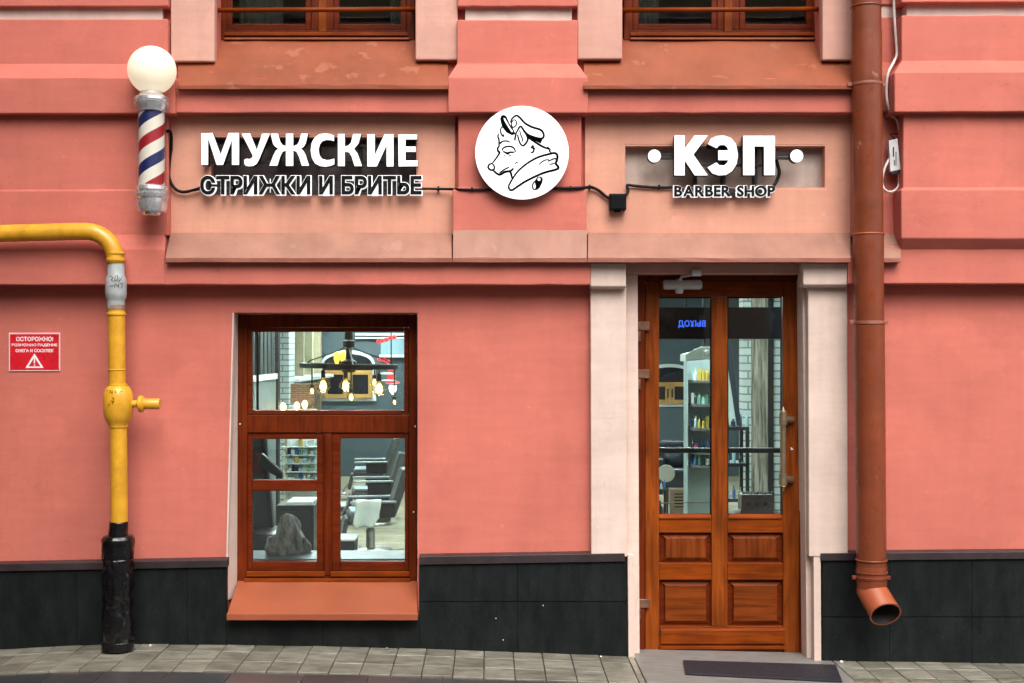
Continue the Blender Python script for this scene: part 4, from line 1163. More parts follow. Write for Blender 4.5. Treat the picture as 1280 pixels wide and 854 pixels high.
for i, (a, b) in enumerate(((UL[0], UL[1]), (UR[0], UR[1]))):
    rm = MB().box(a-.4, a-.38, WT, 2.4, 3.2, 6.0).box(b+.38, b+.4, WT, 2.4, 3.2, 6.0).box(a-.4, b+.4, 2.4, 2.42, 3.2, 6.0).box(a-.4, b+.4, WT, 2.42, 3.18, 3.2).box(a-.4, b+.4, WT, 2.42, 6.0, 6.02)
    B.mb(rm, 'upper_room', ICEIL)
    for k, (u, v) in enumerate(((.04, .27), (.84, .98)) if i == 0 else ((.03, .24), (.60, .66))):
        cw = MB(); n = 18; x0 = a+(b-a)*u; x1 = a+(b-a)*v
        for j in range(n+1):
            xx = x0+(x1-x0)*j/n; yy = WT+.10+.018*math.sin(j*1.5)
            cw.v += [(xx, yy, 3.25), (xx, yy, 5.9)]
        for j in range(n): cw.f.append((j*2, j*2+2, j*2+3, j*2+1))
        B.mb(cw, 'curtain', CURT, smooth=True)

# inner window board
zw = Z(688, .62)
tag(MB().box(WIN[0]-.05, WIN[1]+.05, .27, .62, zw-.035, zw).build('window_board', pmat('pale_sill_board', (0.13, 0.17, 0.18), 0.45, 0.25, 4, stretch=(1, 4, 4)), None, .004), 'pale glossy board inside the shop window', 'window board')

# ---- ceiling fixtures
def fixture(x, y, lab, lx=1.6, ly=.16):
    t = Thing('ceiling_light', lab, 'lamp', (x, y, CEIL))
    t.mb(MB().box(x-lx/2, x+lx/2, y-ly/2, y+ly/2, CEIL-.075, CEIL-.035), 'housing', GREYPL, .004)
    t.mb(MB().box(x-lx/2+.01, x+lx/2-.01, y-ly/2+.01, y+ly/2-.01, CEIL-.085, CEIL-.0755), 'diffuser', FIXT)
    for s in (-.35, .35): t.mb(MB().tube([(x+lx*s, y, CEIL-.036), (x+lx*s, y, CEIL)], .006, 6), 'rod', DARKM)
for x, y, lab in ((-2.0, 13.2, 'long white ceiling light by the far wall behind the chairs'), (-1.8, 9.8, 'long white ceiling light over the farthest barber chair'), (-1.5, 6.4, 'long white ceiling light over the nearest barber chair'), (-1.5, 3.0, 'long white ceiling light behind the chandelier'),
                    (3.4, 11.4, 'long white ceiling light above the navy armchair'), (2.0, 6.4, 'long white ceiling light in front of the white shelf unit'), (1.7, 2.6, 'long white ceiling light just inside the door')):
    fixture(x, y, lab)

# ---- back wall windows with golden oak sashes and a white arch
def inner_window(pxa, pxb, pyt, pya, pyb, lab):
    y = RY1-.04
    t = Thing('arched_window', lab, 'window', P((pxa+pxb)/2, pyb, y))
    xa, xb = X(pxa,y), X(pxb,y); zt, zm, zb = Z(pyt,y), Z(pya,y), Z(pyb,y)
    pts = []; n = 16
    for i in range(n+1):
        a = math.pi*i/n; pts.append(((xa+xb)/2-math.cos(a)*(xb-xa)/2*1.03, zm+math.sin(a)**.6*(zt-zm)))
    t.mb(MB().poly([(xb+.03, zb-.05)] + [(xa-.03, zb-.05)] + pts, y, y+.035), 'arch_trim', IWHITE)
    pin = [((xa+xb)/2+(x-(xa+xb)/2)*.92, zm+(z-zm)*.82) for x, z in pts]
    t.mb(MB().poly([(xb-.05, zm)]+[(xa+.05, zm)]+pin, y-.012, y-.001), 'arch_pane', DGLASS)
    c = (xa+xb)/2
    for a, b in ((xa+.03, c-.005), (c+.005, xb-.03)):
        s = MB(); w = .075
        s.box(a, a+w, y-.05, y-.002, zb, zm); s.box(b-w, b, y-.05, y-.002, zb, zm); s.box(a+w, b-w, y-.049, y-.002, zm-w, zm); s.box(a+w, b-w, y-.049, y-.002, zb, zb+w)
        so = t.mb(s, 'sash', OAK, .004)
        t.mb(MB().box(a+w, b-w, y-.02, y-.012, zb+w, zm-w), 'pane', DGLASS, parent=so)
        hx = b-.035 if a < c-.1 else a+.035
        t.mb(MB().tube([(hx, y-.07, (zb+zm)/2-.08), (hx, y-.07, (zb+zm)/2+.08)], .014, 6), 'handle', DARKM, parent=so)
inner_window(402, 468, 438, 463, 498, 'arched oak window on the far wall behind the chandelier')
inner_window(806, 868, 455, 478, 505, 'arched oak window on the far wall above the navy armchair')

# ---- pale blue panel and rail on the back wall, white pelmet strips
y = RY1-.06
bp_ = Thing('wall_panel', 'pale blue ribbed panel on the far wall beside the red lantern', 'panel', P(490, 447, y))
PBLUE = pmat('pale_blue', (0.24, 0.36, 0.42), 0.5, 0.1, 3)
bpo = bp_.mb(MB().pbox(476, 424, 512, 443, y, .04), 'sheet', PBLUE)
for i in range(9): bp_.mb(MB().pbox(477+i*3.9, 424.5, 478+i*3.9, 442.5, y-.012, .0118), 'rib', PBLUE, parent=bpo)
bp_.mb(MB().pbox(474, 443.2, 514, 447, y-.05, .08), 'rail', IWHITE, .005)
pe = Thing('pelmet', 'two thin white pelmet strips high on the far wall', 'pelmet', P(475, 424, y))
for a, b in ((416.5, 419.5), (421.5, 423.5)): pe.mb(MB().pbox(444, a, 512, b, y-.03-(.02 if a < 420 else 0), .06), 'strip', IWHITE, .004)

# ---- left wall: white brick pier, mirror panels between tan posts
tag(MB().box(RX0+.002, X(361,9.2), 9.2, 9.7, FZ, CEIL).build('brick_pier', WBRICK), 'white brick pier on the left wall of the salon', 'pier')
NUM = ('first', 'second', 'third', 'fourth')
for i in range(4):
    y0 = 10.25+i*1.05
    t = Thing('mirror', '%s pale mirror panel after the brick pier on the left wall' % NUM[i], 'mirror', (RX0, y0+.4, .9))
    t.mb(MB().box(RX0+.002, RX0+.03, y0, y0+.74, .75, 2.5), 'backing', IWHITE)
    t.mb(MB().box(RX0+.031, RX0+.036, y0+.02, y0+.72, .77, 2.48), 'mirror_glass', pmat('pale_mint_glass', (0.50, 0.66, 0.66), 0.15, 0.05, 2))
    tag(MB().box(RX0+.002, RX0+.15, y0+.78, y0+.96, FZ, 2.6).build('post', TAN, None, .006), 'tan wooden post after the %s mirror panel on the left wall' % NUM[i], 'post')
t = Thing('console_shelf', 'white shelf with dark bottles below the mirror panels', 'shelf', (RX0, 11.5, .9))
t.mb(MB().box(RX0+.002, RX0+.40, 10.0, 14.0, Z(478,10), Z(478,10)+.05), 'board', IWHITE, .006)
t.mb(MB().box(RX0+.002, RX0+.34, 10.02, 13.98, Z(478,10)-.14, Z(478,10)-.001), 'apron', LEATH)
# dark cupboard with a pale lower part near the window
cxr = X(345, 7.3)
cb = Thing('cupboard', 'tall dark slatted cupboard with pale lower doors at the left', 'cupboard', (cxr-.2, 6.2, FZ))
PGREY = pmat('pale_grey_front', (0.22, 0.26, 0.255), 0.5, 0.12, 3)
zc = Z(470, 7.3)
cb.mb(MB().box(RX0+.01, cxr, 3.2, 7.3, FZ, zc), 'lower_body', PGREY, .005)
cb.mb(MB().box(RX0+.01, cxr-.02, 3.2, 7.3, zc+.0005, 2.7), 'upper_body', SLATE)
cb.mb(MB().box(cxr-.01, cxr+.02, 3.2, 7.3, zc-.035, zc+.03), 'moulding', IWHITE, .004)
for i in range(16): cb.mb(MB().box(cxr-.019, cxr-.004, 3.22+i*.255, 3.38+i*.255, zc+.04, 2.68), 'slat', SLATE, .003)
cb.mb(MB().box(cxr-.02, X(350,7.45), 7.32, 7.45, FZ, 2.7), 'corner_post', pmat('dark_brown_post', (0.020, 0.014, 0.013), 0.6))
tag(MB().tube([P(322, 400, 1.6), P(322, 440, 1.6), P(322, 560, 1.6), P(322, 700, 1.6)], .010, 8).build('rod', BLACKP, smooth=True), 'thin black upright rod behind the window at the left', 'rod')
# wicker lamp with glowing bulbs
yw = 7.6
wl_ = Thing('wicker_lamp', 'square wicker lampshade with warm bulbs under it', 'lamp', P(379, 512, yw))
wl_.mb(MB().pbox(363, 480, 393, 506, yw, .28), 'shade', brickmat('wicker', (0.26, 0.145, 0.08), (0.20, 0.11, 0.06), (0.09, 0.05, 0.03), .11, .026), .01)
for px, py in ((354, 509), (371, 508), (381, 506)):
    wl_.mb(MB().lathe([(.01, -.05), (.03, -.02), (.036, .01), (.022, .04), (.012, .05)], P(px, py, yw-.1), 12), 'bulb', emat('warm_bulb', (1.0, .72, .36), 5), smooth=True)
wl_.mb(MB().tube([P(350, 514, yw), P(396, 514, yw)], .03, 8), 'base_bar', TAN)
wl_.mb(MB().tube([P(379, 515, yw), Vector((X(379,yw), yw, FZ))], .02, 8), 'stand', DARKM)

# ---- chandelier
def chandelier():
    y = 2.6
    c = P(436, 458, y)
    t = Thing('chandelier', 'black wheel chandelier with hanging filament bulbs behind the top pane', 'chandelier', c)
    rr = S(59, y)
    ring = MB()
    for rad, h0, h1, w in ((rr, -.018, .020, .03), (rr*.55, -.012, .014, .02)):
        n = 40; b = len(ring.v)
        for (q, h) in ((rad-w/2, h0), (rad+w/2, h0), (rad+w/2, h1), (rad-w/2, h1)):
            for j in range(n):
                a = 2*math.pi*j/n; ring.v.append((c.x+q*math.cos(a), c.y+q*math.sin(a), c.z+h+q*math.cos(a)*-.02))
        for i in range(4):
            for j in range(n): ring.f.append((b+i*n+j, b+i*n+(j+1)%n, b+((i+1)%4)*n+(j+1)%n, b+((i+1)%4)*n+j))
    t.mb(ring, 'wheel', DARKM, angle=40)
    for k in range(8):
        a = 2*math.pi*k/8+.2
        t.mb(MB().tube([c+Vector((math.cos(a)*.03, math.sin(a)*.03, 0)), c+Vector((math.cos(a)*rr, math.sin(a)*rr, -.02*math.cos(a)*rr))], .013, 8), 'spoke', DARKM)
        if k % 2 == 0:
            t.mb(MB().tube([c+Vector((0, 0, .17)), c+Vector((math.cos(a)*rr*.35, math.sin(a)*rr*.35, .11)), c+Vector((math.cos(a)*rr*.8, math.sin(a)*rr*.8, .05)), c+Vector((math.cos(a)*rr*.97, math.sin(a)*rr*.97, 0.0))], .006, 6), 'stay', DARKM)
    t.mb(MB().lathe([(.05, -.05), (.065, -.03), (.065, .04), (.028, .06), (.022, .15), (.05, .16), (.05, .21), (.035, .22), (.035, CEIL-c.z)], c, 16), 'hub', DARKM, angle=40)
    spec = [(390, 489, .6, 'pear'), (404, 483, 1.0, 'ball'), (432, 483, .95, 'ball'), (439, 497, .75, 'pear'), (468, 479, .7, 'pear'), (474, 487, 1.0, 'ball'), (493, 503, .5, 'pear')]
    for i, (px, py, s, kind) in enumerate(spec):
        yy = y + ((-1)**i)*.12
        bcen = P(px, py, yy); r = .058*s if kind == 'ball' else .044*s
        top = Vector((bcen.x, bcen.y, c.z-.01))
        cord = t.mb(MB().tube([top, bcen+Vector((0,0,r*2.0))], .006, 6), 'cord', DARKM)
        t.mb(MB().lathe([(.016, r*1.2), (.018, r*1.25), (.018, r*2.1), (.008, r*2.3)], bcen, 12), 'socket', DARKM, parent=cord, angle=40)
        pf = [(.004, -r), (r*.55, -r*.85), (r*.9, -r*.45), (r, 0), (r*.9, r*.45), (r*.6, r*.85), (r*.32, r*1.15), (.015, r*1.3)]
        t.mb(MB().lathe(pf, bcen, 16), 'bulb', BGLASS, parent=cord, smooth=True)
        t.mb(MB().lathe([(r*.25, -r*.6), (r*.50, -r*.15), (r*.38, r*.5), (r*.14, r*.8)], bcen, 10), 'filament', BULB, parent=cord, smooth=True)
    for px in (421, 429):
        t.mb(MB().lathe([(.012, -.06), (.026, -.02), (.02, .03), (.006, .05)], P(px, 446, y+.1), 10), 'candle_bulb', emat('amber_bulb', (1.0, .52, .06), 1.1), smooth=True)
chandelier()

# ---- red tiered lantern and red bead strings
REDL = emat('red_lantern_glow', (0.85, 0.04, 0.05), 0.45)
yl = 4.4
lt_ = Thing('lantern', 'red tiered hanging lantern with a white bulb at the right', 'lamp', P(490, 494, yl))
for i, (px, py, w, h, mt) in enumerate(((489, 461, 4.5, 6, REDL), (484, 467, 9, 3, IWHITE), (489, 470.5, 5.5, 7, REDL), (486, 475.5, 9, 2.5, IWHITE), (491, 478.5, 9, 3, REDL))):
    lt_.mb(MB().lathe([(S(w*.6,yl), -S(h/2,yl)), (S(w,yl), -S(h/4,yl)), (S(w,yl), S(h/4,yl)), (S(w*.6,yl), S(h/2,yl))], P(px, py, yl), 16), 'tier', mt, angle=50)
lt_.mb(MB().lathe([(.006, -.055), (.026, -.03), (.036, .0), (.034, .03)], P(491, 486, yl), 16), 'bulb', emat('cold_bulb', (1, 1, 1), 4), smooth=True)
lt_.mb(MB().tube([P(489, 458, yl), Vector((X(489,yl), yl, CEIL))], .006, 6), 'cord', DARKM)
for nm, pts in (('upper', ((473, 427), (478, 426), (483, 424.5), (488, 422), (493, 421.5))), ('lower', ((474, 449), (480, 450), (485, 452.5)))):
    bs = Thing('bead_string', '%s string of red round beads by the red lantern' % nm, 'garland', P(*pts[0], yl))
    for px, py in pts:
        r = S(2.8, yl)
        bs.mb(MB().lathe([(.004, -r), (r*.7, -r*.7), (r, 0), (r*.7, r*.7), (.004, r)], P(px, py, yl), 12), 'bead', REDL, smooth=True)
    bs.mb(MB().tube([P(px, py, yl) for px, py in pts], .006, 6), 'thread', DARKM)

# ---- barber chairs
def barber_chair():
    t = Thing('barber_chair', '', 'chair', (0, 0, 0), 'row of barber chairs')
    t.mb(MB().lathe([(.30, 0), (.30, .02), (.26, .04), (.05, .06)], (0, 0, 0), 28), 'base', STEEL, angle=40)
    t.mb(MB().lathe([(.06, .05), (.06, .28), (.045, .30), (.045, .40)], (0, 0, 0), 20), 'column', STEEL, angle=40)
    t.mb(MB().box(-.30, .24, -.27, .27, .40, .53), 'seat', GREYL, .04, seg=3)
    t.mb(MB().box(-.27, .20, -.24, .24, .531, .56), 'cushion', pmat('pale_seat', (0.36, 0.43, 0.46), 0.5, 0.15, 8), .012)
    bk = MB().quadbox([(.20, -.25, .46), (.30, -.25, .46), (.30, .25, .46), (.20, .25, .46), (.40, -.23, 1.08), (.52, -.23, 1.06), (.52, .23, 1.06), (.40, .23, 1.08)])
    t.mb(bk, 'backrest', GREYL, .03, seg=3)
    for s in (-1, 1):
        t.mb(MB().box(-.28, .30, s*.325-.03, s*.325+.03, .66, .69), 'armrest', pmat('armrest_pad', (0.26, 0.28, 0.29), 0.3, 0.1, 8), .012)
        t.mb(MB().box(-.08, .27, s*.31-.02, s*.31+.02, .48, .659), 'arm_panel', LEATH, .008)
    t.mb(MB().quadbox([(-.40, -.23, .20), (-.34, -.23, .18), (-.34, .23, .18), (-.40, .23, .20), (-.34, -.23, .46), (-.28, -.23, .46), (-.28, .23, .46), (-.34, .23, .46)]), 'leg_rest', GREYL, .02)
    t.mb(MB().box(-.62, -.40, -.20, .20, .10, .135), 'foot_rest', STEEL, .008)
    t.mb(MB().tube([(-.28, 0, .42), (-.40, 0, .25), (-.48, 0, .13)], .018, 8), 'foot_arm', STEEL)
    return t.e
bc = barber_chair()
CS = .80
spots = [(463, 6.0, 'nearest barber chair, with a white towel over its armrest'), (465, 8.2, 'middle of the three barber chairs in a row'), (463, 11.0, 'farthest of the three barber chairs in a row')]
for i, (px, y, lab) in enumerate(spots):
    o = bc if i == 0 else copy_tree(bc)
    o.location = (X(px,y), y, FZ); o.scale = (CS*1.06, CS*1.06, CS*1.06); o['label'] = lab
    o.rotation_euler.z = R((10, 8, 6)[i])
# towel over the armrest of the nearest chair
tw = MB(); n = 14; k = 12
x0, x1, yy0 = X(444, 5.7), X(476, 5.7), 6.0-.30
zt = FZ+.60
for i in range(k+1):
    for j in range(n+1):
        u, v = j/n, i/k
        if v < .25: yy = yy0+.06-(v/.25)*.12; zz = zt+.004*math.sin(u*9)
        else:
            w = (v-.25)/.75; yy = yy0-.062-.03*math.sin(u*8+w*2)*w-.01; zz = zt-.004-w*(.22+.07*math.sin(u*3.0+.4)+.02*math.sin(u*11))
        tw.v.append((x0+(x1-x0)*u+.01*math.sin(v*5), yy, zz))
for i in range(k):
    for j in range(n): tw.f.append((i*(n+1)+j, i*(n+1)+j+1, (i+1)*(n+1)+j+1, (i+1)*(n+1)+j))
o = tw.build('towel', TOWEL, None, smooth=True); o.modifiers.new('thickness', 'SOLIDIFY').thickness = .008
tag(o, 'white towel hanging over the armrest of the nearest barber chair', 'towel')
for i, (px, y, lab) in enumerate(((431, 5.5, 'low dark box with white top beside the nearest barber chair'), (431, 8.4, 'low pale side unit beside the middle barber chair'))):
    xx = X(px, y)
    t = Thing('side_unit', lab, 'cabinet', (xx, y, FZ))
    t.mb(MB().box(xx-.22, xx+.12, y-.2, y+.2, FZ, FZ+.22), 'body', LEATH if i == 0 else GREYL, .008)
    t.mb(MB().box(xx-.23, xx+.13, y-.21, y+.21, FZ+.2205, FZ+.24), 'top', IWHITE, .004)

# ---- by the window at the left: black chair, cabinet, striped cloth, product rack
ya = 1.5
ac = Thing('armchair', 'black padded chair with a high back close behind the window', 'chair', P(330, 800, ya))
def pq(a, b, yy): return tuple(P(a, b, yy))
def slant(t, nm, fr, y0, y1, mat, bev):
    c = [pq(*fr[0], y0), pq(*fr[1], y0), (X(fr[1][0],y0), y1, Z(fr[1][1],y0)), (X(fr[0][0],y0), y1, Z(fr[0][1],y0)), pq(*fr[3], y0), pq(*fr[2], y0), (X(fr[2][0],y0), y1, Z(fr[2][1],y0)), (X(fr[3][0],y0), y1, Z(fr[3][1],y0))]
    return t.mb(MB().quadbox(c), nm, mat, bev, seg=3)
slant(ac, 'backrest', ((290, 690), (344, 690), (330, 540), (306, 532)), ya, ya+.12, LEATH, .03)
slant(ac, 'armrest', ((322, 583), (352, 600), (352, 590), (326, 566)), ya-.16, ya-.08, LEATH, .015)
ac.mb(MB().pbox(292, 668, 346, 720, ya-.35, .5), 'seat', LEATH, .04, seg=3)
for px in (298, 340):
    for yy in (ya-.3, ya+.05): ac.mb(MB().box(X(px,ya)-.025, X(px,ya)+.025, yy-.025, yy+.025, FZ, Z(719,ya)), 'leg', DARKM)
ac.mb(MB().pbox(315, 566, 326, 592, ya-.03, .03), 'red_patch', pmat('dark_red_cloth', (0.10, 0.02, 0.016), 0.8), .01)
yk = 3.3
kb = Thing('cabinet', 'dark cabinet with papers on top behind the black chair', 'cabinet', (X(372,yk), yk, FZ))
kb.mb(MB().box(X(345,yk), X(392,yk), yk, yk+.45, FZ, Z(632,yk)), 'body', LEATH, .006)
kb.mb(MB().box(X(358,yk), X(390,yk), yk+.02, yk+.40, Z(632,yk)+.0005, Z(632,yk)+.03), 'papers', IWHITE, .002)
kb.mb(MB().pbox(350, 640, 388, 690, yk-.012, .0115), 'drawer_front', DARKM, .004)
ST = pmat('crumpled_cover', (0.34, 0.335, 0.29), 0.35, 0.4, 16, 0.8, 24, stretch=(1.6, 1, .8), col2=(0.06, 0.055, 0.055), bdist=0.02)
for i, (px, yy, w, h, lab) in enumerate(((364, .50, 19, 50, 'tall crumpled grey cover heaped on the window board'), (344, .42, 13, 24, 'small grey fold of cloth leaning on the taller heap'))):
    m = MB(); n = 28; k = 20
    c = Vector((X(px,yy), yy, zw+.001))
    for a in range(k+1):
        v = a/k; rad = max(.02, (1-v**2.0)**.55)
        for j in range(n):
            th = 2*math.pi*j/n
            q = 1+.42*noise.noise(Vector((math.cos(th)*1.9+i*4, math.sin(th)*1.9, v*2.6)))+.07*math.sin(v*9+th*3)
            m.v.append((c.x+S(w,yy)*rad*q*math.cos(th)-S(w,yy)*.3*v+S(w,yy)*.25*(1-v), c.y+.06*rad*q*math.sin(th), c.z+S(h,yy)*v))
    for a in range(k):
        for j in range(n): m.f.append((a*n+j, a*n+(j+1)%n, (a+1)*n+(j+1)%n, (a+1)*n+j))
    m.f.append(tuple(reversed(range(n)))); m.f.append(tuple(k*n+j for j in range(n)))
    o = m.build('cloth_heap', ST, None, smooth=True)
    tag(o, lab, 'cloth')
COLN = ('white', 'dark blue', 'mustard', 'black', 'pale blue', 'green', 'red', 'cream')
COLS = [(.52,.58,.56),(.04,.12,.32),(.50,.36,.06),(.012,.02,.05),(.30,.46,.52),(.10,.28,.14),(.42,.07,.05),(.55,.60,.48)]
def product(x, y, z, w, h, c, kind):
    mt = pmat('product_%d' % c, COLS[c], .35, .1, 20)
    m = MB()
    if kind == 0: m.box(x-w/2, x+w/2, y-w/2, y+w/2, z, z+h)
    else: m.lathe([(w/2, 0), (w/2, h*.65), (w*.18, h*.78), (w*.2, h)], (x, y, z), 8)
    return m.build('package' if kind == 0 else 'bottle', mt, None)
yp = 6.4
pk = Thing('product_rack', 'white rack crowded with small packages on the left side', 'rack', (X(374,yp), yp, FZ))
xa, xb = X(352.5,yp), X(402,yp)
pk.mb(MB().box(xa, xb, yp+.22, yp+.25, FZ, Z(545,yp)), 'back_panel', IWHITE)
pk.mb(MB().box(X(357,yp), X(359,yp), yp-.02, yp+.02, FZ, Z(540,yp)), 'upright', TAN)
pcol = (0, 0, 4, 7, 4, 0, 1, 3, 2, 7, 5)
ROWW = ('top', 'second', 'third', 'fourth', 'fifth', 'sixth')
for k in range(6):
    zz = Z(558+k*10.5, yp)
    pk.mb(MB().box(xa, xb, yp-.05, yp+.219, zz-.008, zz), 'shelf', IWHITE)
    for i in range(9):
        kd = random.randint(0, 1)
        o = product(xa+.03+i*(xb-xa-.04)/9+random.uniform(-.006,.006), yp+.03+random.uniform(-.05,.05), zz+.0005, random.uniform(.03,.046), random.uniform(.04,.085), (c := random.choice(pcol)), kd)
        tag(o, COLN[c]+(' small bottle' if kd else ' small package')+' on the %s shelf of the crowded white rack' % ROWW[k], 'bottle' if kd else 'package', ('bottles' if kd else 'packages')+' on the %s shelf of the white rack' % ROWW[k])

# ---- behind the left door pane
ys = 7.0
xs0, xs1 = X(865,ys), X(905,ys)
su = Thing('shelf_unit', 'white shelf unit with dark boards seen through the left door pane', 'shelf', (xs0, ys, FZ))
su.mb(MB().box(xs0, xs1, ys+.55, ys+.58, FZ, Z(450,ys)), 'back_panel', pmat('mint_white', (0.30, 0.38, 0.37), .6))
su.mb(MB().box(xs0-.01, xs0+.001, ys+.30, ys+.58, FZ, Z(450,ys)), 'side', MATS['mint_white'])
for k, py in enumerate((476, 506, 536, 566, 583)):
    z = Z(py, ys)
    su.mb(MB().quadbox([(xs0+.03, ys+.10, z-.03), (xs1, ys-.05, z-.03), (xs1, ys+.549, z-.03), (xs0+.03, ys+.549, z-.03), (xs0+.03, ys+.10, z), (xs1, ys-.05, z), (xs1, ys+.549, z), (xs0+.03, ys+.549, z)]), 'shelf_board', pmat('dark_board', (0.07, 0.065, 0.06), .6), .003)
    for i in range(6):
        for r in range(2):
            kd = random.choice((0, 1, 1)); c = random.choice((2, 2, 0, 1, 5, 3, 4) if k != 3 else (3, 6, 3, 1))
            o = product(xs0+.065+i*.047, ys+.16+r*.2, z+.0005, random.uniform(.03, .045), random.uniform(.07, .15), c, kd)
            tag(o, COLN[c]+(' small bottle' if kd else ' small package')+' on the %s board of the shelf unit behind the door' % ROWW[k], 'bottle' if kd else 'package', ('bottles' if kd else 'packages')+' on the %s board of the shelf unit' % ROWW[k])
yh = 6.2
hd = Thing('hood', 'white boxy hood hanging above the shelf unit behind the door', 'hood', P(875, 452, yh))
hd.mb(MB().quadbox([pq(857,452,yh), pq(876,449,yh), (X(900,yh), yh+.4, Z(449,yh)), (X(857,yh), yh+.4, Z(452,yh)), pq(857,443,yh), pq(876,433,yh), (X(900,yh), yh+.4, Z(433,yh)), (X(857,yh), yh+.4, Z(443,yh))]), 'body', pmat('grey_white', (0.40, 0.43, 0.40), .5), .004)
hd.mb(MB().pbox(876.2, 434, 900, 449, yh-.002, .1), 'front_box', MATS['grey_white'], .004)
hd.mb(MB().lathe([(.030, -.010), (.026, -.014), (.02, 0.004)], P(883.5, 441, yh-.003), 16, 'y'), 'round_vent', STEEL, angle=40)
hd.mb(MB().tube([P(880, 434, yh+.2), Vector((X(880,yh+.2), yh+.2, CEIL))], .02, 8), 'rod', DARKM)
yn = 11.6
ax = X(852, yn)
na = Thing('armchair', 'navy leather armchair standing below the far window behind the door', 'armchair', (ax, yn, FZ))
na.mb(MB().box(ax-.30, ax+.26, yn, yn+.6, FZ+.10, FZ+.40), 'seat', NAVY, .05, seg=3)
na.mb(MB().box(ax-.30, ax+.26, yn+.5, yn+.72, FZ+.36, FZ+.80), 'backrest', NAVY, .06, seg=3)
for s in (-1, 1):
    na.mb(MB().box(ax+s*.34-.08, ax+s*.34+.08, yn-.04, yn+.65, FZ+.08, FZ+.56), 'armrest', NAVY, .04, seg=3)
    for yy in (yn+.06, yn+.56): na.mb(MB().box(ax+s*.32-.03, ax+s*.32+.03, yy-.03, yy+.03, FZ, FZ+.085), 'leg', DARKM)
bag = MB().lathe([(.10, 0), (.22, .05), (.26, .14), (.20, .25), (.08, .30)], (0, 0, 0), 18)
for i, v in enumerate(bag.v): bag.v[i] = (v[0]*(1+.3*noise.noise(Vector(v)*7)), v[1]*.6, v[2]*(1+.3*noise.noise(Vector(v)*6+Vector((4,4,4)))))
bo = bag.build('bag', NAVY, None, smooth=True); bo.location = (ax, yn+.28, FZ+.40)
tag(bo, 'shiny dark bag lying on the navy armchair', 'bag')
tag(MB().pbox(867, 532, 879, 560, 10.6, .05).build('white_case', IWHITE, None, .01), 'pale upright case between the armchair and the shelf unit', 'case')
yc = 8.9
cx = X(853, yc)
co = Thing('carton', 'brown cardboard carton with dark print on the floor behind the door', 'box', (cx, yc, FZ))
co.mb(MB().box(X(838,yc), X(869,yc), yc, yc+.25, FZ, Z(612,yc)), 'box_body', CARTON, .003)
for i in range(5): co.mb(MB().pbox(843, 617+i*4, 858+i*1.5, 618.3+i*4, yc-.003, .0025), 'print_line', INK)
dk = Thing('round_fan', 'round beige disc on a stand at the left of the carton', 'fan', (X(833,8.4), 8.4, FZ))
dk.mb(MB().lathe([(S(10.5,8.4), 0), (S(11,8.4), .02), (S(9,8.4), .05), (.03, .06)], P(833, 592, 8.4), 28, 'y'), 'disc', pmat('beige_shade', (0.34, 0.32, 0.26), .6), angle=40)
dk.mb(MB().tube([Vector((X(833,8.44), 8.44, FZ)), P(833, 592, 8.44)], .012, 8), 'stem', DARKM)
dk.mb(MB().lathe([(.10, 0), (.10, .015), (.02, .03)], (X(833,8.44), 8.44, FZ), 20), 'foot', DARKM, angle=40)
bb = MB().lathe([(.03, 0), (.06, .03), (.05, .12), (.02, .17)], (0, 0, 0), 12)
for i, v in enumerate(bb.v): bb.v[i] = tuple(Vector(v)*(1+.2*noise.noise(Vector(v)*20)))
o = bb.build('bag', pmat('bright_blue_plastic', (0.02, 0.22, 0.62), .35), None, smooth=True); o.location = (X(885,8.9), 8.9, FZ)
tag(o, 'small bright blue plastic bag on the floor behind the door', 'bag')
for i, (px, yy, h, c, lab) in enumerate(((825, 8.7, .24, 3, 'dark bottle standing on the floor left of the carton'), (831, 8.8, .20, 6, 'dark red bottle standing on the floor left of the carton'), (836, 9.0, .16, 0, 'pale short bottle standing on the floor left of the carton'))):
    o = product(X(px,yy), yy, FZ, .07, h, c, 1); tag(o, lab, 'bottle')

yx = .80
ex = Thing('exit_sign', 'blue glowing exit sign seen mirrored through the left door pane', 'sign', P(866, 414, yx))
ex.mb(MB().pbox(822, 384, 894, 424, yx+.012, .02), 'backing', pmat('exit_backing', (0.012, 0.011, 0.010), .3), .003)
e1 = fit_mesh(text_mesh('ВЫХОД', .02), X(848,yx), X(882,yx), Z(410,yx), Z(400.5,yx), yx, 'lettering', emat('exit_blue', (0.06, 0.17, 1.0), 0.6), mirror=True)
ex.add(e1)
ex.mb(MB().tube([P(858, 384, yx+.02), P(858, 330, yx+.02)], .004, 6), 'wire', DARKM)
tag(MB().pbox(900, 384, 990, 424, .84, .03).build('valance_board', pmat('navy_board', (0.006, 0.008, 0.026), .35), None, .004), 'dark navy board across the top of the right door pane', 'board')

# clutter on the floor and on a low table left of the carton
ytb = 8.2
lt2 = Thing('low_table', 'low dark table with jars at the left edge of the left door pane', 'table', (X(826,ytb), ytb, FZ))
lt2.mb(MB().box(X(815,ytb), X(836,ytb), ytb, ytb+.3, Z(612,ytb)-.02, Z(612,ytb)), 'table_top', DARKM, .003)
for px in (816.5, 834.5):
    for yy in (ytb+.02, ytb+.28): lt2.mb(MB().box(X(px,ytb)-.01, X(px,ytb)+.01, yy-.01, yy+.01, FZ, Z(612,ytb)-.0205), 'leg', DARKM)
for i, px in enumerate((819, 823.5, 828, 832)):
    c = (3, 6, 0, 1)[i]
    o = product(X(px,ytb), ytb+.1, Z(612,ytb)+.0005, .03, (.10, .14, .08, .12)[i], c, 1)
    tag(o, COLN[c]+' small bottle on the low dark table behind the door', 'bottle')
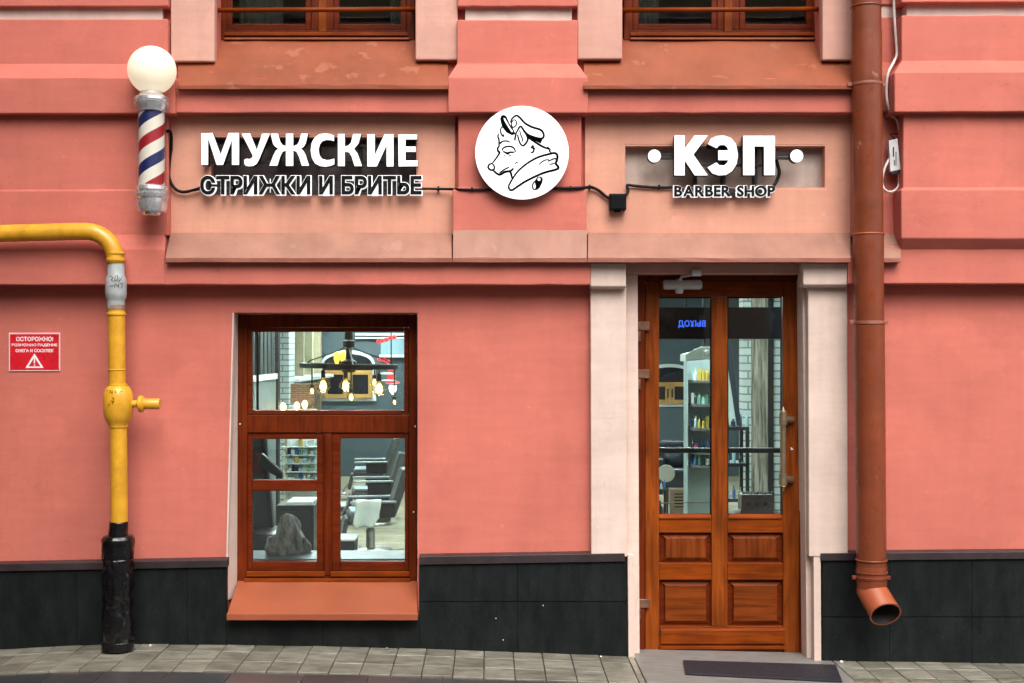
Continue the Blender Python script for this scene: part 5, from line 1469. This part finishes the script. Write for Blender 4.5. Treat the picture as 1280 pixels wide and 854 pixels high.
# ---- behind the right door pane
yb = 4.4
struct(MB().box(X(929,yb), RX1, yb, yb+.2, FZ, CEIL), 'interior_brick_wall', WBRICK)
tag(MB().box(X(940,yb-.05), X(960,yb-.05), yb-.05, yb-.001, FZ, 2.75).build('weathered_board', OLDW, None, .004), 'weathered grey wooden board fixed upright on the white brick', 'board')
tag(MB().box(X(960.5,yb-.04), X(967,yb-.04), yb-.04, yb-.001, FZ, 2.75).build('dark_strip', LEATH), 'dark strip beside the weathered board', 'strip')
yr = 3.2
rk = Thing('shelf', 'dark open shelf with odds and ends behind the right door pane', 'shelf', (X(920,yr), yr, FZ))
xa, xb = X(893,yr), X(934,yr)
for py in (533, 578, 622): rk.mb(MB().box(xa, xb, yr-.1, yr+.2, Z(py,yr)-.03, Z(py,yr)), 'shelf_board', DARKM, .003)
for xx in (xa, xb-.03):
    for yy in (yr-.1, yr+.17): rk.mb(MB().box(xx, xx+.03, yy, yy+.03, FZ, Z(533,yr)-.0305), 'upright', DARKM, .002)
for i in range(9):
    for j, py in enumerate((533, 578, 622)):
        o = product(xa+.05+i*.028, yr-.04+.12*(i % 2), Z(py,yr)+.0005, random.uniform(.018,.03), random.uniform(.05,.13), (c := random.choice((0, 1, 3, 4, 3))), 1)
        tag(o, COLN[c]+' small bottle on the %s board of the dark open shelf' % ROWW[j], 'bottle', 'bottles on the %s board of the dark open shelf' % ROWW[j])
mr = Thing('mirror', 'slanted dark framed mirror behind the right door pane', 'mirror', P(918, 530, yr))
slant(mr, 'frame', ((921, 532), (927, 532), (912, 424), (905, 424)), yr-.02, yr+.02, NAVY, .004)
slant(mr, 'mirror_glass', ((902, 531), (920.5, 531), (905, 428), (893, 428)), yr-.015, yr+.01, MIRROR, 0)
yo = .75
cr_ = Thing('cash_box', 'ornate dark metal box with a toothed edge low behind the right pane', 'box', P(946, 644, yo))
cr_.mb(MB().pbox(927, 618, 968, 646, yo, .14), 'box_body', pmat('pewter', (0.10, 0.097, 0.09), .4, .3, 14, .3, 60, metallic=.6), .008)
for i in range(9): cr_.mb(MB().lathe([(.012, -.012), (.016, 0), (.006, .014)], P(930+i*4.4, 617, yo+.03), 8), 'tooth', MATS['pewter'], smooth=True)
for i in range(3): cr_.mb(MB().lathe([(.014, -.008), (.010, -.012), (.004, 0)], P(935+i*11, 630, yo), 12, 'y'), 'boss', DARKM)
tag(MB().box(X(912,yo), X(985,yo), yo-.05, yo+.3, FZ, Z(646,yo)-.001).build('low_cabinet', LEATH, None, .005), 'low black cabinet right behind the right half of the door', 'cabinet')
cup = MB().lathe([(.02, 0), (.028, .05), (.026, .05), (.018, .006)], (0, 0, 0), 14)
o = cup.build('cup', IWHITE, None, smooth=True); o.location = P(921, 646, yo+.03); tag(o, 'small white cup beside the ornate metal box', 'cup')

# ================================================================ ACROSS THE STREET (seen in the reflections of the panes), and an added shade house
GST = pmat('grey_stone', (0.34, 0.33, 0.31), .8)
ob_ = Thing('opposite_building', 'ochre house across the street reflected in the glass', 'building', (0, -17, -.1))
ob_.mb(MB().box(-16, 16, -17.5, -17, -.2, 9.0), 'wall', pmat('ochre_plaster', (0.42, 0.30, 0.14), .8, .15, .6))
ob_.mb(MB().box(-16.2, 16.2, -17.6, -16.7, 9.001, 9.5), 'roof_cornice', GST)
ob_.mb(MB().box(-16, 16, -17, -16.92, -.2, 1.0), 'plinth', GST)
for fl_ in range(3):
    for i in range(12):
        x = -13.75+i*2.5; z = 1.4+fl_*2.7
        w = ob_.mb(MB().box(x-.65, x+.65, -16.999, -16.95, z-.05, z+1.75), 'window', GST)
        ob_.mb(MB().box(x-.55, x+.55, -16.949, -16.94, z+.05, z+1.65), 'pane', DGLASS, parent=w)
nb = Thing('added_shade_house', 'unseen house added at the far left to darken the wall', 'building', (-6, -4, -.1))  # added out of frame, only to shade the left of the shop wall
nb.mb(MB().box(-11, -3.25, -6.0, -.45, -.2, 9.5), 'wall', pmat('brown_plaster', (0.10, 0.07, 0.06), .8, .15, .6))
nb.mb(MB().box(-11, -3.15, -6.1, -.4, 9.501, 9.9), 'roof_cornice', GST)
for fl_ in range(3):
    for i in range(2):
        y = -4.6+i*2.3; z = 1.2+fl_*2.7
        w = nb.mb(MB().box(-3.249, -3.21, y-.6, y+.6, z-.05, z+1.75), 'window', GST)
        nb.mb(MB().box(-3.209, -3.20, y-.5, y+.5, z+.05, z+1.65), 'pane', DGLASS, parent=w)
